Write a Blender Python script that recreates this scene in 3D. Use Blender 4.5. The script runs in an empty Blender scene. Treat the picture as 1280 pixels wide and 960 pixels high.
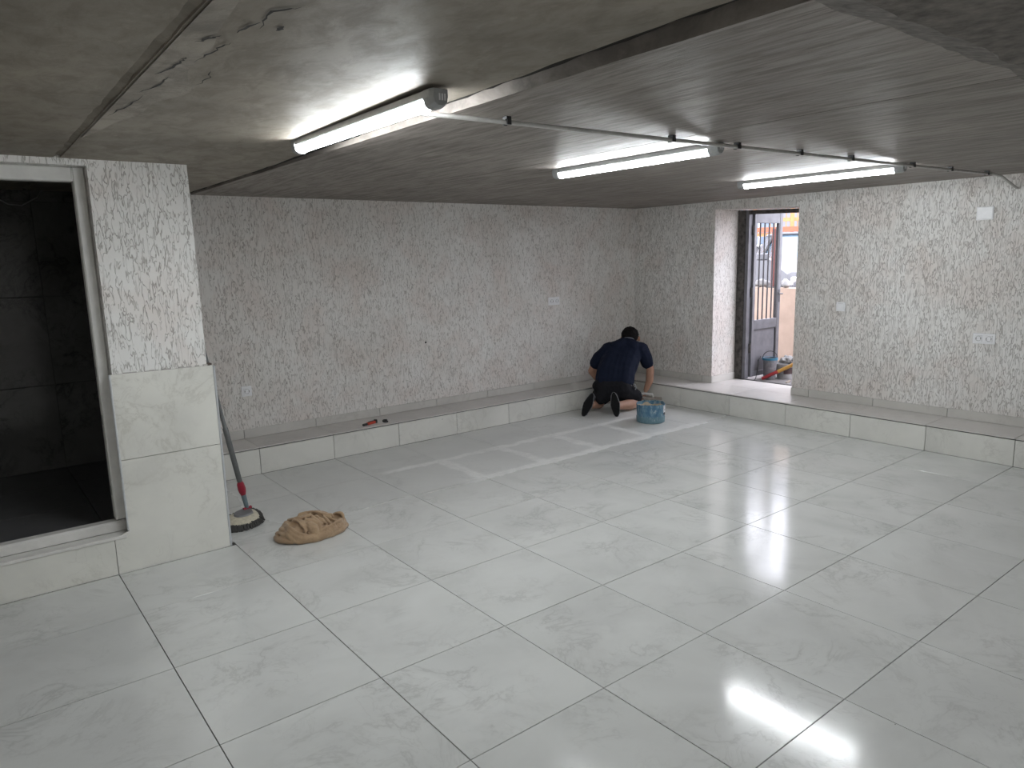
import bpy, bmesh, math, random
from mathutils import Vector, Matrix, noise

random.seed(7)
S = bpy.context.scene
COL = S.collection
PI = math.pi

# ------------------------------------------------------------------ camera
YAW, PITCH, ROLL, FPX = 0.908593, -0.173408, -0.025883, 896.77
CAM = Vector((-1.7306, -2.3153, 1.5724))
fw = Vector((math.cos(YAW)*math.cos(PITCH), math.sin(YAW)*math.cos(PITCH), math.sin(PITCH)))
rt0 = fw.cross(Vector((0, 0, 1))).normalized()
up0 = rt0.cross(fw)
rt = rt0*math.cos(ROLL) + up0*math.sin(ROLL)
up = up0*math.cos(ROLL) - rt0*math.sin(ROLL)
cd = bpy.data.cameras.new('camera')
cd.sensor_width = 36.0
cd.lens = 36.0*FPX/1280.0
cd.clip_start = 0.02
cam = bpy.data.objects.new('camera', cd)
COL.objects.link(cam)
M = Matrix((rt, up, -fw)).transposed().to_4x4()
M.translation = CAM
cam.matrix_world = M
S.camera = cam

# ------------------------------------------------------------------ sky, exposure
W = bpy.data.worlds.new('overcast_sky')
S.world = W
W.use_nodes = True
bg = W.node_tree.nodes['Background']
bg.inputs['Color'].default_value = (0.89, 0.89, 1.0, 1)
bg.inputs['Strength'].default_value = 8.5
TUBE = 86.0
S.view_settings.view_transform = 'Standard'
S.view_settings.look = 'None'
S.view_settings.gamma = 1.0
S.view_settings.use_curve_mapping = False
S.view_settings.exposure = 0.0

# ------------------------------------------------------------------ materials
def new_mat(name):
    m = bpy.data.materials.new(name)
    m.use_nodes = True
    nt = m.node_tree
    b = nt.nodes['Principled BSDF']
    return m, nt, b

def N(nt, typ, **kw):
    n = nt.nodes.new(typ)
    for k, v in kw.items():
        if k in n.inputs.keys() if hasattr(n.inputs, 'keys') else False:
            n.inputs[k].default_value = v
        else:
            setattr(n, k, v)
    return n

def L(nt, a, b):
    nt.links.new(a, b)

def ramp(nt, fac, stops):
    r = nt.nodes.new('ShaderNodeValToRGB')
    cr = r.color_ramp
    while len(cr.elements) < len(stops):
        cr.elements.new(0.5)
    for e, (p, c) in zip(cr.elements, stops):
        e.position = p
        e.color = (c, c, c, 1) if isinstance(c, (int, float)) else (*c, 1)
    L(nt, fac, r.inputs['Fac'])
    return r.outputs['Color']

def coords(nt, scale=(1, 1, 1), rnd=False):
    tc = nt.nodes.new('ShaderNodeTexCoord')
    mp = nt.nodes.new('ShaderNodeMapping')
    mp.inputs['Scale'].default_value = scale
    L(nt, tc.outputs['Object'], mp.inputs['Vector'])
    if rnd:
        oi = nt.nodes.new('ShaderNodeObjectInfo')
        mu = nt.nodes.new('ShaderNodeVectorMath'); mu.operation = 'MULTIPLY'
        cb = nt.nodes.new('ShaderNodeCombineXYZ')
        m1 = nt.nodes.new('ShaderNodeMath'); m1.operation = 'MULTIPLY'; m1.inputs[1].default_value = 37.0
        m2 = nt.nodes.new('ShaderNodeMath'); m2.operation = 'MULTIPLY'; m2.inputs[1].default_value = 91.0
        L(nt, oi.outputs['Random'], m1.inputs[0]); L(nt, oi.outputs['Random'], m2.inputs[0])
        L(nt, m1.outputs[0], cb.inputs[0]); L(nt, m2.outputs[0], cb.inputs[1]); L(nt, m1.outputs[0], cb.inputs[2])
        L(nt, cb.outputs[0], mp.inputs['Location'])
        nt.nodes.remove(mu)
    return mp.outputs['Vector']

def noise_tex(nt, vec, scale=5, detail=3, rough=0.5, dist=0.0):
    n = nt.nodes.new('ShaderNodeTexNoise')
    n.inputs['Scale'].default_value = scale
    n.inputs['Detail'].default_value = detail
    n.inputs['Roughness'].default_value = rough
    n.inputs['Distortion'].default_value = dist
    L(nt, vec, n.inputs['Vector'])
    return n.outputs['Fac']

def mix(nt, fac, a, b, mode='MIX'):
    n = nt.nodes.new('ShaderNodeMix'); n.data_type = 'RGBA'; n.blend_type = mode
    if isinstance(fac, (int, float)): n.inputs[0].default_value = fac
    else: L(nt, fac, n.inputs[0])
    for i, v in ((6, a), (7, b)):
        if isinstance(v, tuple): n.inputs[i].default_value = (*v, 1)
        else: L(nt, v, n.inputs[i])
    return n.outputs[2]

def math_n(nt, op, a, b=None, clamp=False):
    n = nt.nodes.new('ShaderNodeMath'); n.operation = op; n.use_clamp = clamp
    for i, v in enumerate((a, b)):
        if v is None: continue
        if isinstance(v, (int, float)): n.inputs[i].default_value = v
        else: L(nt, v, n.inputs[i])
    return n.outputs[0]

def bump(nt, b, h, strength=0.5, dist=0.01):
    n = nt.nodes.new('ShaderNodeBump')
    n.inputs['Strength'].default_value = strength
    n.inputs['Distance'].default_value = dist
    L(nt, h, n.inputs['Height'])
    L(nt, n.outputs['Normal'], b.inputs['Normal'])

MATS = {}
def plain(name, col, rough=0.5, metal=0.0, var=0.12, scale=30.0, bumpy=0.0, spec=0.5):
    """one colour with procedural grain and wear"""
    if name in MATS: return MATS[name]
    m, nt, b = new_mat(name)
    v = coords(nt)
    f = noise_tex(nt, v, scale, 4, 0.6)
    dark = tuple(c*(1-var) for c in col); lite = tuple(min(1, c*(1+var)) for c in col)
    L(nt, ramp(nt, f, [(0.3, dark), (0.7, lite)]), b.inputs['Base Color'])
    b.inputs['Roughness'].default_value = rough
    b.inputs['Metallic'].default_value = metal
    b.inputs['Specular IOR Level'].default_value = spec
    if bumpy: bump(nt, b, f, bumpy, 0.004)
    MATS[name] = m
    return m

def tile_mat(name, base, vein, rough, vein_amt=0.35, smear=False, r_var=0.1):
    m, nt, b = new_mat(name)
    v = coords(nt, rnd=True)
    big = noise_tex(nt, v, 2.2, 4, 0.55, 0.6)
    cl = ramp(nt, big, [(0.3, tuple(c*0.90 for c in base)), (0.52, base), (0.75, tuple(min(1, c*1.08) for c in base))])
    # marble veins: thin band of a distorted noise
    vn = noise_tex(nt, v, 2.6, 6, 0.66, 0.5)
    d = math_n(nt, 'ABSOLUTE', math_n(nt, 'SUBTRACT', vn, 0.5))
    vm = ramp(nt, d, [(0.0, 1.0), (0.022, 0.25), (0.06, 0.0)])
    vn2 = noise_tex(nt, v, 6.0, 5, 0.62, 0.8)
    d2 = math_n(nt, 'ABSOLUTE', math_n(nt, 'SUBTRACT', vn2, 0.52))
    vm2 = ramp(nt, d2, [(0.0, 0.5), (0.02, 0.0)])
    patch = ramp(nt, noise_tex(nt, v, 3.1, 2), [(0.42, 0.0), (0.62, 1.0)])
    fac = math_n(nt, 'MULTIPLY', math_n(nt, 'MULTIPLY', math_n(nt, 'MAXIMUM', vm, vm2), patch), vein_amt)
    c = mix(nt, fac, cl, vein)
    # dusty cement film and small dark specks
    geo = nt.nodes.new('ShaderNodeNewGeometry')
    dust = ramp(nt, noise_tex(nt, geo.outputs['Position'], 1.7, 5, 0.65), [(0.35, 0.0), (0.75, 1.0)])
    c = mix(nt, math_n(nt, 'MULTIPLY', dust, 0.16), c, (0.50, 0.49, 0.48))
    rg = math_n(nt, 'ADD', math_n(nt, 'MULTIPLY', dust, r_var), rough)
    if smear:
        sp = nt.nodes.new('ShaderNodeSeparateXYZ'); L(nt, geo.outputs['Position'], sp.inputs[0])
        X, Y = sp.outputs[0], sp.outputs[1]
        wob = math_n(nt, 'MULTIPLY', math_n(nt, 'SUBTRACT', noise_tex(nt, geo.outputs['Position'], 5.0, 5, 0.65), 0.5), 0.15)
        def band(coord, c0, w):
            dd = math_n(nt, 'ABSOLUTE', math_n(nt, 'ADD', math_n(nt, 'SUBTRACT', coord, c0), wob))
            n = nt.nodes.new('ShaderNodeMapRange'); n.interpolation_type = 'SMOOTHSTEP'
            n.inputs[1].default_value = w*0.45; n.inputs[2].default_value = w*1.1
            n.inputs[3].default_value = 1; n.inputs[4].default_value = 0
            L(nt, dd, n.inputs[0]); return n.outputs[0]
        def win(coord, a, e, s=0.12):
            n = nt.nodes.new('ShaderNodeMapRange'); n.interpolation_type = 'SMOOTHSTEP'
            n.inputs[1].default_value = a-s; n.inputs[2].default_value = a+s; L(nt, coord, n.inputs[0])
            n2 = nt.nodes.new('ShaderNodeMapRange'); n2.interpolation_type = 'SMOOTHSTEP'
            n2.inputs[1].default_value = e-s; n2.inputs[2].default_value = e+s
            n2.inputs[3].default_value = 1; n2.inputs[4].default_value = 0; L(nt, coord, n2.inputs[0])
            return math_n(nt, 'MULTIPLY', n.outputs[0], n2.outputs[0])
        tot = math_n(nt, 'MULTIPLY', band(Y, 1.8, 0.055), win(X, 1.1, 3.7))
        tot = math_n(nt, 'MAXIMUM', tot, math_n(nt, 'MULTIPLY', band(Y, 2.4, 0.055), win(X, 0.7, 3.5)))
        wy = win(Y, 1.8, 2.4, 0.04)
        for x0 in (1.2, 1.8, 2.4, 3.0):
            tot = math_n(nt, 'MAXIMUM', tot, math_n(nt, 'MULTIPLY', band(X, x0, 0.06), wy))
        brk = ramp(nt, noise_tex(nt, geo.outputs['Position'], 9.0, 5, 0.7), [(0.33, 0.30), (0.58, 1.0)])
        tot = math_n(nt, 'MULTIPLY', tot, brk)
        # matt cement film over the rows being grouted
        film = math_n(nt, 'MULTIPLY', win(Y, 1.75, 3.2, 0.25), win(X, -0.4, 4.4, 0.3))
        c = mix(nt, math_n(nt, 'MULTIPLY', film, 0.35), c, (0.57, 0.57, 0.555))
        c = mix(nt, math_n(nt, 'MULTIPLY', tot, 0.62), c, (0.88, 0.88, 0.865))
        rg = math_n(nt, 'ADD', rg, math_n(nt, 'MULTIPLY', film, 0.22))
        rg = math_n(nt, 'ADD', rg, math_n(nt, 'MULTIPLY', tot, 0.3))
    speck = ramp(nt, noise_tex(nt, geo.outputs['Position'], 38.0, 2, 0.5), [(0.0, 1.0), (0.17, 1.0), (0.19, 0.0)])
    c = mix(nt, math_n(nt, 'MULTIPLY', speck, 0.7), c, (0.10, 0.10, 0.10))
    L(nt, c, b.inputs['Base Color'])
    L(nt, rg, b.inputs['Roughness'])
    b.inputs['IOR'].default_value = 1.52
    bump(nt, b, noise_tex(nt, geo.outputs['Position'], 26.0, 3, 0.55), 0.055, 0.004)
    return m

def plaster_mat(name, base, stain, groove=0.56):
    """scratched 'bark beetle' render: short vertical worm grooves"""
    m, nt, b = new_mat(name)
    v = coords(nt)
    vs = coords(nt, (1, 1, 0.24))
    g1 = noise_tex(nt, vs, 66.0, 1.6, 0.5, 0.5)
    gd = math_n(nt, 'ABSOLUTE', math_n(nt, 'SUBTRACT', g1, 0.47))
    gl = ramp(nt, gd, [(0.0, 0.0), (0.012, 0.1), (0.045, 1.0)])
    gm = ramp(nt, noise_tex(nt, vs, 20.0, 2, 0.5), [(0.46, 0.0), (0.70, 1.0)])      # grooves come and go
    g = math_n(nt, 'MAXIMUM', gl, math_n(nt, 'MULTIPLY', gm, 0.85))
    fine = noise_tex(nt, v, 160.0, 3, 0.6)
    st = ramp(nt, noise_tex(nt, v, 1.3, 5, 0.62, 0.3), [(0.36, 0.0), (0.66, 1.0)])
    st2 = ramp(nt, noise_tex(nt, v, 3.2, 5, 0.6, 0.3), [(0.45, 0.0), (0.7, 1.0)])
    c = mix(nt, math_n(nt, 'MULTIPLY', st, 0.75), base, stain)
    c = mix(nt, math_n(nt, 'MULTIPLY', st2, 0.5), c, (base[0]*0.85, base[1]*0.74, base[2]*0.70))
    dk = mix(nt, 1.0, c, (groove, groove*0.97, groove*0.93), 'MULTIPLY')
    c = mix(nt, g, dk, c)
    spots = ramp(nt, noise_tex(nt, v, 6.0, 1, 0.4), [(0.0, 1.0), (0.15, 1.0), (0.19, 0.0)])
    c = mix(nt, math_n(nt, 'MULTIPLY', spots, 0.6), c, (0.11, 0.10, 0.10))
    L(nt, c, b.inputs['Base Color'])
    b.inputs['Roughness'].default_value = 0.85
    b.inputs['Specular IOR Level'].default_value = 0.25
    h = math_n(nt, 'ADD', g, math_n(nt, 'MULTIPLY', fine, 0.25))
    bump(nt, b, h, 0.75, 0.004)
    return m

def concrete_mat(name, base, streak, rough, stretch=(1, 1, 1), amt=0.6, bstr=0.35):
    m, nt, b = new_mat(name)
    v = coords(nt)
    vs = coords(nt, stretch)
    a = noise_tex(nt, v, 1.8, 6, 0.65, 0.2)
    s1 = noise_tex(nt, vs, 7.0, 6, 0.68, 0.4)
    c = ramp(nt, a, [(0.3, tuple(x*0.78 for x in base)), (0.7, tuple(x*1.18 for x in base))])
    sm = ramp(nt, s1, [(0.38, 1.0), (0.56, 0.0)])
    c = mix(nt, math_n(nt, 'MULTIPLY', sm, amt), c, streak)
    lt = ramp(nt, noise_tex(nt, vs, 11.0, 5, 0.7), [(0.58, 0.0), (0.75, 1.0)])
    c = mix(nt, math_n(nt, 'MULTIPLY', lt, 0.3), c, tuple(x*1.7 for x in base))
    L(nt, c, b.inputs['Base Color'])
    b.inputs['Specular IOR Level'].default_value = 0.22
    r = ramp(nt, s1, [(0.3, rough+0.12), (0.7, rough-0.06)])
    L(nt, r, b.inputs['Roughness'])
    bump(nt, b, math_n(nt, 'ADD', s1, math_n(nt, 'MULTIPLY', noise_tex(nt, v, 45.0, 4, 0.6), 0.3)), bstr, 0.006)
    return m

M_FLOOR = tile_mat('floor_marble_tile', (0.62, 0.63, 0.61), (0.34, 0.34, 0.325), 0.10, 0.42, smear=True, r_var=0.08)
M_WTILE = tile_mat('wall_marble_tile', (0.76, 0.755, 0.70), (0.50, 0.485, 0.43), 0.20, 0.5)
M_RISER = tile_mat('riser_marble_tile', (0.71, 0.705, 0.66), (0.47, 0.46, 0.42), 0.30, 0.45)
M_TREAD = tile_mat('tread_marble_tile', (0.58, 0.555, 0.53), (0.40, 0.38, 0.36), 0.32, 0.4)
M_SKIRT = tile_mat('skirting_tile_stone', (0.58, 0.565, 0.53), (0.42, 0.40, 0.37), 0.4, 0.4)
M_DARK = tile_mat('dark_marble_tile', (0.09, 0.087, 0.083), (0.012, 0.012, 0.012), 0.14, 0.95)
M_GROUT = plain('dark_grout_bed', (0.06, 0.06, 0.057), 0.9)
M_GROUT2 = plain('fresh_grout', (0.66, 0.66, 0.64), 0.8)
M_PLAST = plaster_mat('scratched_plaster', (0.80, 0.79, 0.765), (0.66, 0.625, 0.585))
M_PLAST2 = plaster_mat('pillar_plaster', (0.84, 0.835, 0.815), (0.75, 0.735, 0.705))
M_CEIL = concrete_mat('slab_concrete_streaked', (0.272, 0.243, 0.217), (0.125, 0.110, 0.098), 0.50, (5.5, 0.55, 1), 0.65)
M_CEIL2 = concrete_mat('slab_concrete_smooth', (0.272, 0.242, 0.200), (0.16, 0.14, 0.117), 0.52, (1.6, 0.9, 1), 0.5, 0.2)
M_PATCH = concrete_mat('patch_mortar', (0.315, 0.285, 0.243), (0.15, 0.135, 0.12), 0.8, (1, 1, 1), 0.5)
M_JOINT = plain('slab_joint_dark', (0.03, 0.027, 0.024), 0.9, bumpy=0.6)
M_ROUGH = plain('rough_beam_plaster', (0.15, 0.135, 0.12), 0.9, 0, 0.4, 26, 0.9)
M_WHITE = plain('white_plastic', (0.82, 0.82, 0.83), 0.35, var=0.04)
M_FRAME = plain('white_frame_paint', (0.70, 0.69, 0.66), 0.4, var=0.10, scale=9)
M_TRIM = plain('aluminium_trim', (0.62, 0.64, 0.66), 0.35, 0.6, 0.06)
M_GREY = plain('grey_plastic', (0.30, 0.30, 0.30), 0.4)
M_CONDUIT = plain('conduit_grey', (0.50, 0.49, 0.47), 0.45)
M_BLACK = plain('black_plastic', (0.02, 0.02, 0.022), 0.5)
M_CEMENT = plain('dusty_concrete', (0.42, 0.40, 0.38), 0.9, 0, 0.2, 12, 0.5)

# ------------------------------------------------------------------ helpers
def tag(o, label=None, cat=None, group=None, kind=None):
    if label: o['label'] = label
    if cat: o['category'] = cat
    if group: o['group'] = group
    if kind: o['kind'] = kind
    return o

def obj(name, me, mat=None, parent=None, loc=(0, 0, 0), rot=(0, 0, 0), smooth=False):
    if isinstance(me, bmesh.types.BMesh):
        bm = me
        bmesh.ops.recalc_face_normals(bm, faces=bm.faces[:])
        me = bpy.data.meshes.new(name)
        bm.to_mesh(me); bm.free()
    if mat and not me.materials: me.materials.append(mat)
    if smooth:
        for p in me.polygons: p.use_smooth = True
        if hasattr(me, 'set_sharp_from_angle'):
            me.set_sharp_from_angle(angle=math.radians(40))
    o = bpy.data.objects.new(name, me)
    COL.objects.link(o)
    o.location = loc; o.rotation_euler = rot
    if parent: o.parent = parent
    return o

def empty(name, loc=(0, 0, 0), rz=0.0, label=None, cat=None, group=None, kind=None):
    o = bpy.data.objects.new(name, None)
    COL.objects.link(o)
    o.empty_display_size = 0.1
    o.location = loc; o.rotation_euler = (0, 0, rz)
    return tag(o, label, cat, group, kind)

def B(x0, x1, y0, y1, z0, z1, bev=0.0, bm=None):
    bm2 = bmesh.new()
    bmesh.ops.create_cube(bm2, size=1.0)
    for v in bm2.verts:
        v.co = Vector(((x0+x1)/2 + v.co.x*(x1-x0), (y0+y1)/2 + v.co.y*(y1-y0), (z0+z1)/2 + v.co.z*(z1-z0)))
    if bev:
        bmesh.ops.bevel(bm2, geom=bm2.edges[:], offset=bev, segments=1, affect='EDGES', profile=0.5)
    if bm is None: return bm2
    return merge(bm, bm2)

def merge(bm, other):
    me = bpy.data.meshes.new('tmp')
    other.to_mesh(me); other.free()
    bm.from_mesh(me)
    bpy.data.meshes.remove(me)
    return bm

def frame_of(d):
    d = d.normalized()
    a = Vector((0, 0, 1)) if abs(d.z) < 0.9 else Vector((1, 0, 0))
    u = d.cross(a).normalized()
    return u, d.cross(u).normalized()

def tube(pts, r, n=10, bm=None, cap=True, flat=1.0):
    """swept tube; r a number or list"""
    bm = bm or bmesh.new()
    pts = [Vector(p) for p in pts]
    rs = r if isinstance(r, (list, tuple)) else [r]*len(pts)
    rings = []
    for i, p in enumerate(pts):
        d = pts[min(i+1, len(pts)-1)] - pts[max(i-1, 0)]
        u, w = frame_of(d)
        if i and (u.dot(pu) < 0): pass
        pu = u
        rings.append([bm.verts.new(p + (u*math.cos(2*PI*k/n) + w*math.sin(2*PI*k/n)*flat)*rs[i]) for k in range(n)])
    for a, b in zip(rings, rings[1:]):
        for k in range(n):
            bm.faces.new((a[k], a[(k+1) % n], b[(k+1) % n], b[k]))
    if cap:
        bm.faces.new(rings[0]); bm.faces.new(rings[-1][::-1])
    return bm

def lathe(prof, n=24, bm=None, close=False):
    """profile of (r, z) revolved about z"""
    bm = bm or bmesh.new()
    rings = []
    for r, z in prof:
        if r < 1e-6: rings.append([bm.verts.new((0, 0, z))])
        else: rings.append([bm.verts.new((r*math.cos(2*PI*k/n), r*math.sin(2*PI*k/n), z)) for k in range(n)])
    for a, b in zip(rings, rings[1:]):
        for k in range(n):
            q = [a[k % len(a)], a[(k+1) % len(a)], b[(k+1) % len(b)], b[k % len(b)]]
            u = []
            for v in q:
                if v not in u: u.append(v)
            if len(u) > 2: bm.faces.new(u)
    return bm

def prism(poly, axis, a, b, bm=None):
    """polygon of 2-tuples extruded along axis ('x','y','z') from a to b"""
    bm = bm or bmesh.new()
    def P(p, t):
        return {'x': (t, p[0], p[1]), 'y': (p[0], t, p[1]), 'z': (p[0], p[1], t)}[axis]
    v0 = [bm.verts.new(P(p, a)) for p in poly]; v1 = [bm.verts.new(P(p, b)) for p in poly]
    n = len(poly)
    bm.faces.new(v0[::-1]); bm.faces.new(v1)
    for i in range(n): bm.faces.new((v0[i], v0[(i+1) % n], v1[(i+1) % n], v1[i]))
    return bm

def blob(segs, voxel=0.008, smooth_it=4, disp=None):
    """sphere-swept segments (p0, r0, p1, r1) fused into one continuous skin"""
    bm = bmesh.new()
    for p0, r0, p1, r1 in segs:
        b2 = bmesh.new()
        for p, r in ((p0, r0), (p1, r1)):
            bmesh.ops.create_icosphere(b2, subdivisions=2, radius=r, matrix=Matrix.Translation(Vector(p)))
        res = bmesh.ops.convex_hull(b2, input=b2.verts[:])
        junk = [g for g in res['geom_interior'] if isinstance(g, bmesh.types.BMVert)]
        bmesh.ops.delete(b2, geom=junk, context='VERTS')
        merge(bm, b2)
    me = bpy.data.meshes.new('tmpblob'); bm.to_mesh(me); bm.free()
    o = bpy.data.objects.new('tmpblob', me); COL.objects.link(o)
    r = o.modifiers.new('r', 'REMESH'); r.mode = 'VOXEL'; r.voxel_size = voxel
    if smooth_it:
        s = o.modifiers.new('s', 'SMOOTH'); s.iterations = smooth_it; s.factor = 0.5
    dg = bpy.context.evaluated_depsgraph_get()
    out = bpy.data.meshes.new_from_object(o.evaluated_get(dg))
    bpy.data.objects.remove(o); bpy.data.meshes.remove(me)
    if disp:
        out.update()
        ns = [v.normal.copy() for v in out.vertices]
        for v, n_ in zip(out.vertices, ns): v.co += n_*disp(v.co)
    return out

def chain(pts):
    """[(p, r), ...] -> segments"""
    return [(a[0], a[1], b[0], b[1]) for a, b in zip(pts, pts[1:])]

# ------------------------------------------------------------------ the room: sizes
XL, XR = -3.2, 4.56         # far left wall, right wall
YF, YB = -4.4, 3.39         # wall behind the camera, back wall
YP = 1.75                   # face of the wall with the white door frame
XS = -0.66                  # its right end
ZL = 0.212                  # ledge top
YST, XST = 3.045, 4.165     # ledge fronts
ZC = 2.09
DY0, DY1, DZ = 1.38, 2.305, 1.995   # doorway in the right wall
XO = 5.0                    # outer face of the right wall

# walls
tag(obj('wall_back', B(-0.8, XR, YB, 3.62, -0.05, 2.3), M_PLAST), kind='structure')
wr = bmesh.new()
B(XR, XO, YF, DY0, -0.05, 2.3, bm=wr)
B(XR, XO, DY1, 3.62, -0.05, 2.3, bm=wr)
prism([(DY0, 1.978), (DY1, 2.012), (DY1, 2.3), (DY0, 2.3)], 'x', XR, XO, bm=wr)
tag(obj('wall_right', wr, M_PLAST), kind='structure')
wl = bmesh.new()
B(-1.118, XS, YP, 1.93, -0.05, 2.3, bm=wl)                       # pillar beside the opening
B(XS-0.14, XS, 1.93, YB, -0.05, 2.3, bm=wl)                      # its side wall
B(XL, -1.118, YP, 1.93, 2.062, 2.3, bm=wl)                       # lintel
B(XL, -2.02, YP, 1.93, -0.05, 2.062, bm=wl)                      # beyond the opening
B(-2.02, -1.118, YP, 1.93, -0.05, 0.196, bm=wl)                  # upstand below the frame
wall_left = tag(obj('wall_left', wl, M_PLAST2), kind='structure')
tag(obj('wall_far_left', B(XL-0.2, XL, YF, 1.93, -0.05, 2.3), M_PLAST), kind='structure')
tag(obj('wall_front', B(XL-0.2, XO, YF-0.2, YF, -0.05, 2.3), M_PLAST), kind='structure')

# ------------------------------------------------------------------ floor tiles
floor = tag(obj('floor', B(XL, XR, YF, YB, -0.06, -0.0085), M_GROUT), kind='structure')
G = 0.0019
_cache = {}
def tile_at(x0, x1, y0, y1, name='tile', mat=M_FLOOR, parent=floor, z=0.0, t=0.01):
    w, d = round(x1-x0-2*G, 4), round(y1-y0-2*G, 4)
    k = (w, d, mat.name, t)
    if k not in _cache:
        bm = B(-w/2, w/2, -d/2, d/2, -t, 0, 0.0005)
        me = bpy.data.meshes.new(name); bm.to_mesh(me); bm.free(); me.materials.append(mat)
        _cache[k] = me
    rz = 0.0
    return obj(name, _cache[k], None, parent, ((x0+x1)/2, (y0+y1)/2, z + random.uniform(-0.0004, 0.0003)), (0, 0, rz))

xs = [XL] + [round(-3.0+0.6*i, 3) for i in range(12)] + [XST]
ys = [YF] + [round(-4.2+0.6*i, 3) for i in range(12)] + [YST]
for i in range(len(xs)-1):
    for j in range(len(ys)-1):
        x0, x1, y0, y1 = xs[i], xs[i+1], ys[j], ys[j+1]
        if x1 <= -0.59:
            if y0 > 1.7: continue
            y1 = min(y1, 1.737)
        elif abs(x0+0.6) < 0.01 and y0 > 1.7: x0 = -0.624
        tile_at(x0, x1, y0, y1)
# joints just filled with pale grout, near the worker
for (a, b, c, d) in [(1.1, 3.7, 1.8, 1.8), (0.7, 3.5, 2.4, 2.4)] + [(x, x, 1.8, 2.4) for x in (1.2, 1.8, 2.4, 3.0)]:
    if a == b: bm = B(a-0.0018, a+0.0018, c, d, -0.006, -0.0006)
    else: bm = B(a, b, c-0.0018, c+0.0018, -0.006, -0.0006)
    obj('grout_line', bm, M_GROUT2, floor)

# ------------------------------------------------------------------ ledges
led = bmesh.new()
B(XS+0.01, XST+0.012, YST+0.012, YB, 0, ZL-0.012, bm=led)
trim1 = tag(obj('trim_1', led, M_GROUT), kind='structure')
led = bmesh.new()
B(XST+0.012, XR, YF, YB, 0, ZL-0.012, bm=led)
B(XR, XO, DY0, DY1, 0, ZL-0.012, bm=led)
trim2 = tag(obj('trim_2', led, M_GROUT), kind='structure')

def piece(name, x0, x1, y0, y1, z0, z1, mat, parent, bev=0.0012):
    """a cut tile with its own origin"""
    c = Vector(((x0+x1)/2, (y0+y1)/2, (z0+z1)/2))
    h = ((x1-x0)/2, (y1-y0)/2, (z1-z0)/2)
    k = (name, mat.name, bev) + tuple(round(v, 4) for v in h)
    if k not in _cache:
        bm = B(-h[0], h[0], -h[1], h[1], -h[2], h[2], bev)
        me = bpy.data.meshes.new(name); bm.to_mesh(me); bm.free(); me.materials.append(mat)
        _cache[k] = me
    return obj(name, _cache[k], None, parent, c)

ex = [-0.645] + [round(0.6*i, 2) for i in range(0, 7)] + [XST]
for a, b in zip(ex, ex[1:]):
    piece('riser_tile', a+G, b-G, YST, YST+0.012, 0.001, ZL-0.018, M_RISER, trim1)
for a, b in zip(ex, ex[1:]):
    piece('tread_tile', a+G, (b if b < XST else XST+0.0)-G, YST-0.004, YB-0.001, ZL-0.010, ZL, M_TREAD, trim1)
ey = [YF] + [round(-4.2+0.6*i, 2) for i in range(0, 13)] + [YB-0.001]
for a, b in zip(ey, ey[1:]):
    if a < YST: piece('riser_tile', XST, XST+0.012, a+G, min(b, YST)-G, 0.001, ZL-0.018, M_RISER, trim2)
for a, b in zip(ey, ey[1:]):
    piece('tread_tile', XST-0.004, XR-0.001, a+G, b-G, ZL-0.010, ZL, M_TREAD, trim2)
piece('tread_tile', XR+G, XO-0.03, DY0+G, 1.8-G, ZL-0.010, ZL, M_TREAD, trim2)
piece('tread_tile', XR+G, XO-0.03, 1.8+G, DY1-G, ZL-0.010, ZL, M_TREAD, trim2)
piece('threshold_strip', XO-0.03, XO+0.005, DY0+G, DY1-G, ZL-0.012, ZL+0.006, M_GROUT, trim2)

# skirting, each piece its own
bb = tag(obj('baseboard_back', B(XS+0.01, XR-0.01, YB-0.002, YB, ZL, ZL+0.068), M_GROUT), kind='structure')
exs = [XS+0.02, 0.0, 0.6, 1.2, 1.8, 2.4, 3.0, 3.6, 4.2, XR-0.012]
for a, b in zip(exs, exs[1:]):
    piece('skirting_tile', a+G, b-G, YB-0.011, YB-0.002, ZL+0.001, ZL+0.070+random.uniform(-0.004, 0.004), M_SKIRT, bb)
br = tag(obj('baseboard_right', B(XR-0.002, XR, YF, DY0, ZL, ZL+0.068), M_GROUT), kind='structure')
eys = [YF] + [round(-4.2+0.6*i, 2) for i in range(0, 10)] + [DY0+0.004]
for a, b in zip(eys, eys[1:]):
    if b-a > 0.05: piece('skirting_tile', XR-0.011, XR-0.002, a+G, b-G, ZL+0.001, ZL+0.072+random.uniform(-0.004, 0.004), M_SKIRT, br)
bd = tag(obj('baseboard_doorway', B(XR-0.002, XR, DY1, YB-0.012, ZL, ZL+0.068), M_GROUT), kind='structure')
for a, b in ((DY1-0.01, 2.42), (2.42, 3.0), (3.0, YB-0.013)):
    piece('skirting_tile', XR-0.011, XR-0.002, a+G, b-G, ZL+0.001, ZL+0.070, M_SKIRT, bd)
piece('skirting_tile', XR-0.002+G, XO-0.04, DY1-0.011, DY1-0.001, ZL+0.001, ZL+0.072, M_SKIRT, bd)

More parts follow.
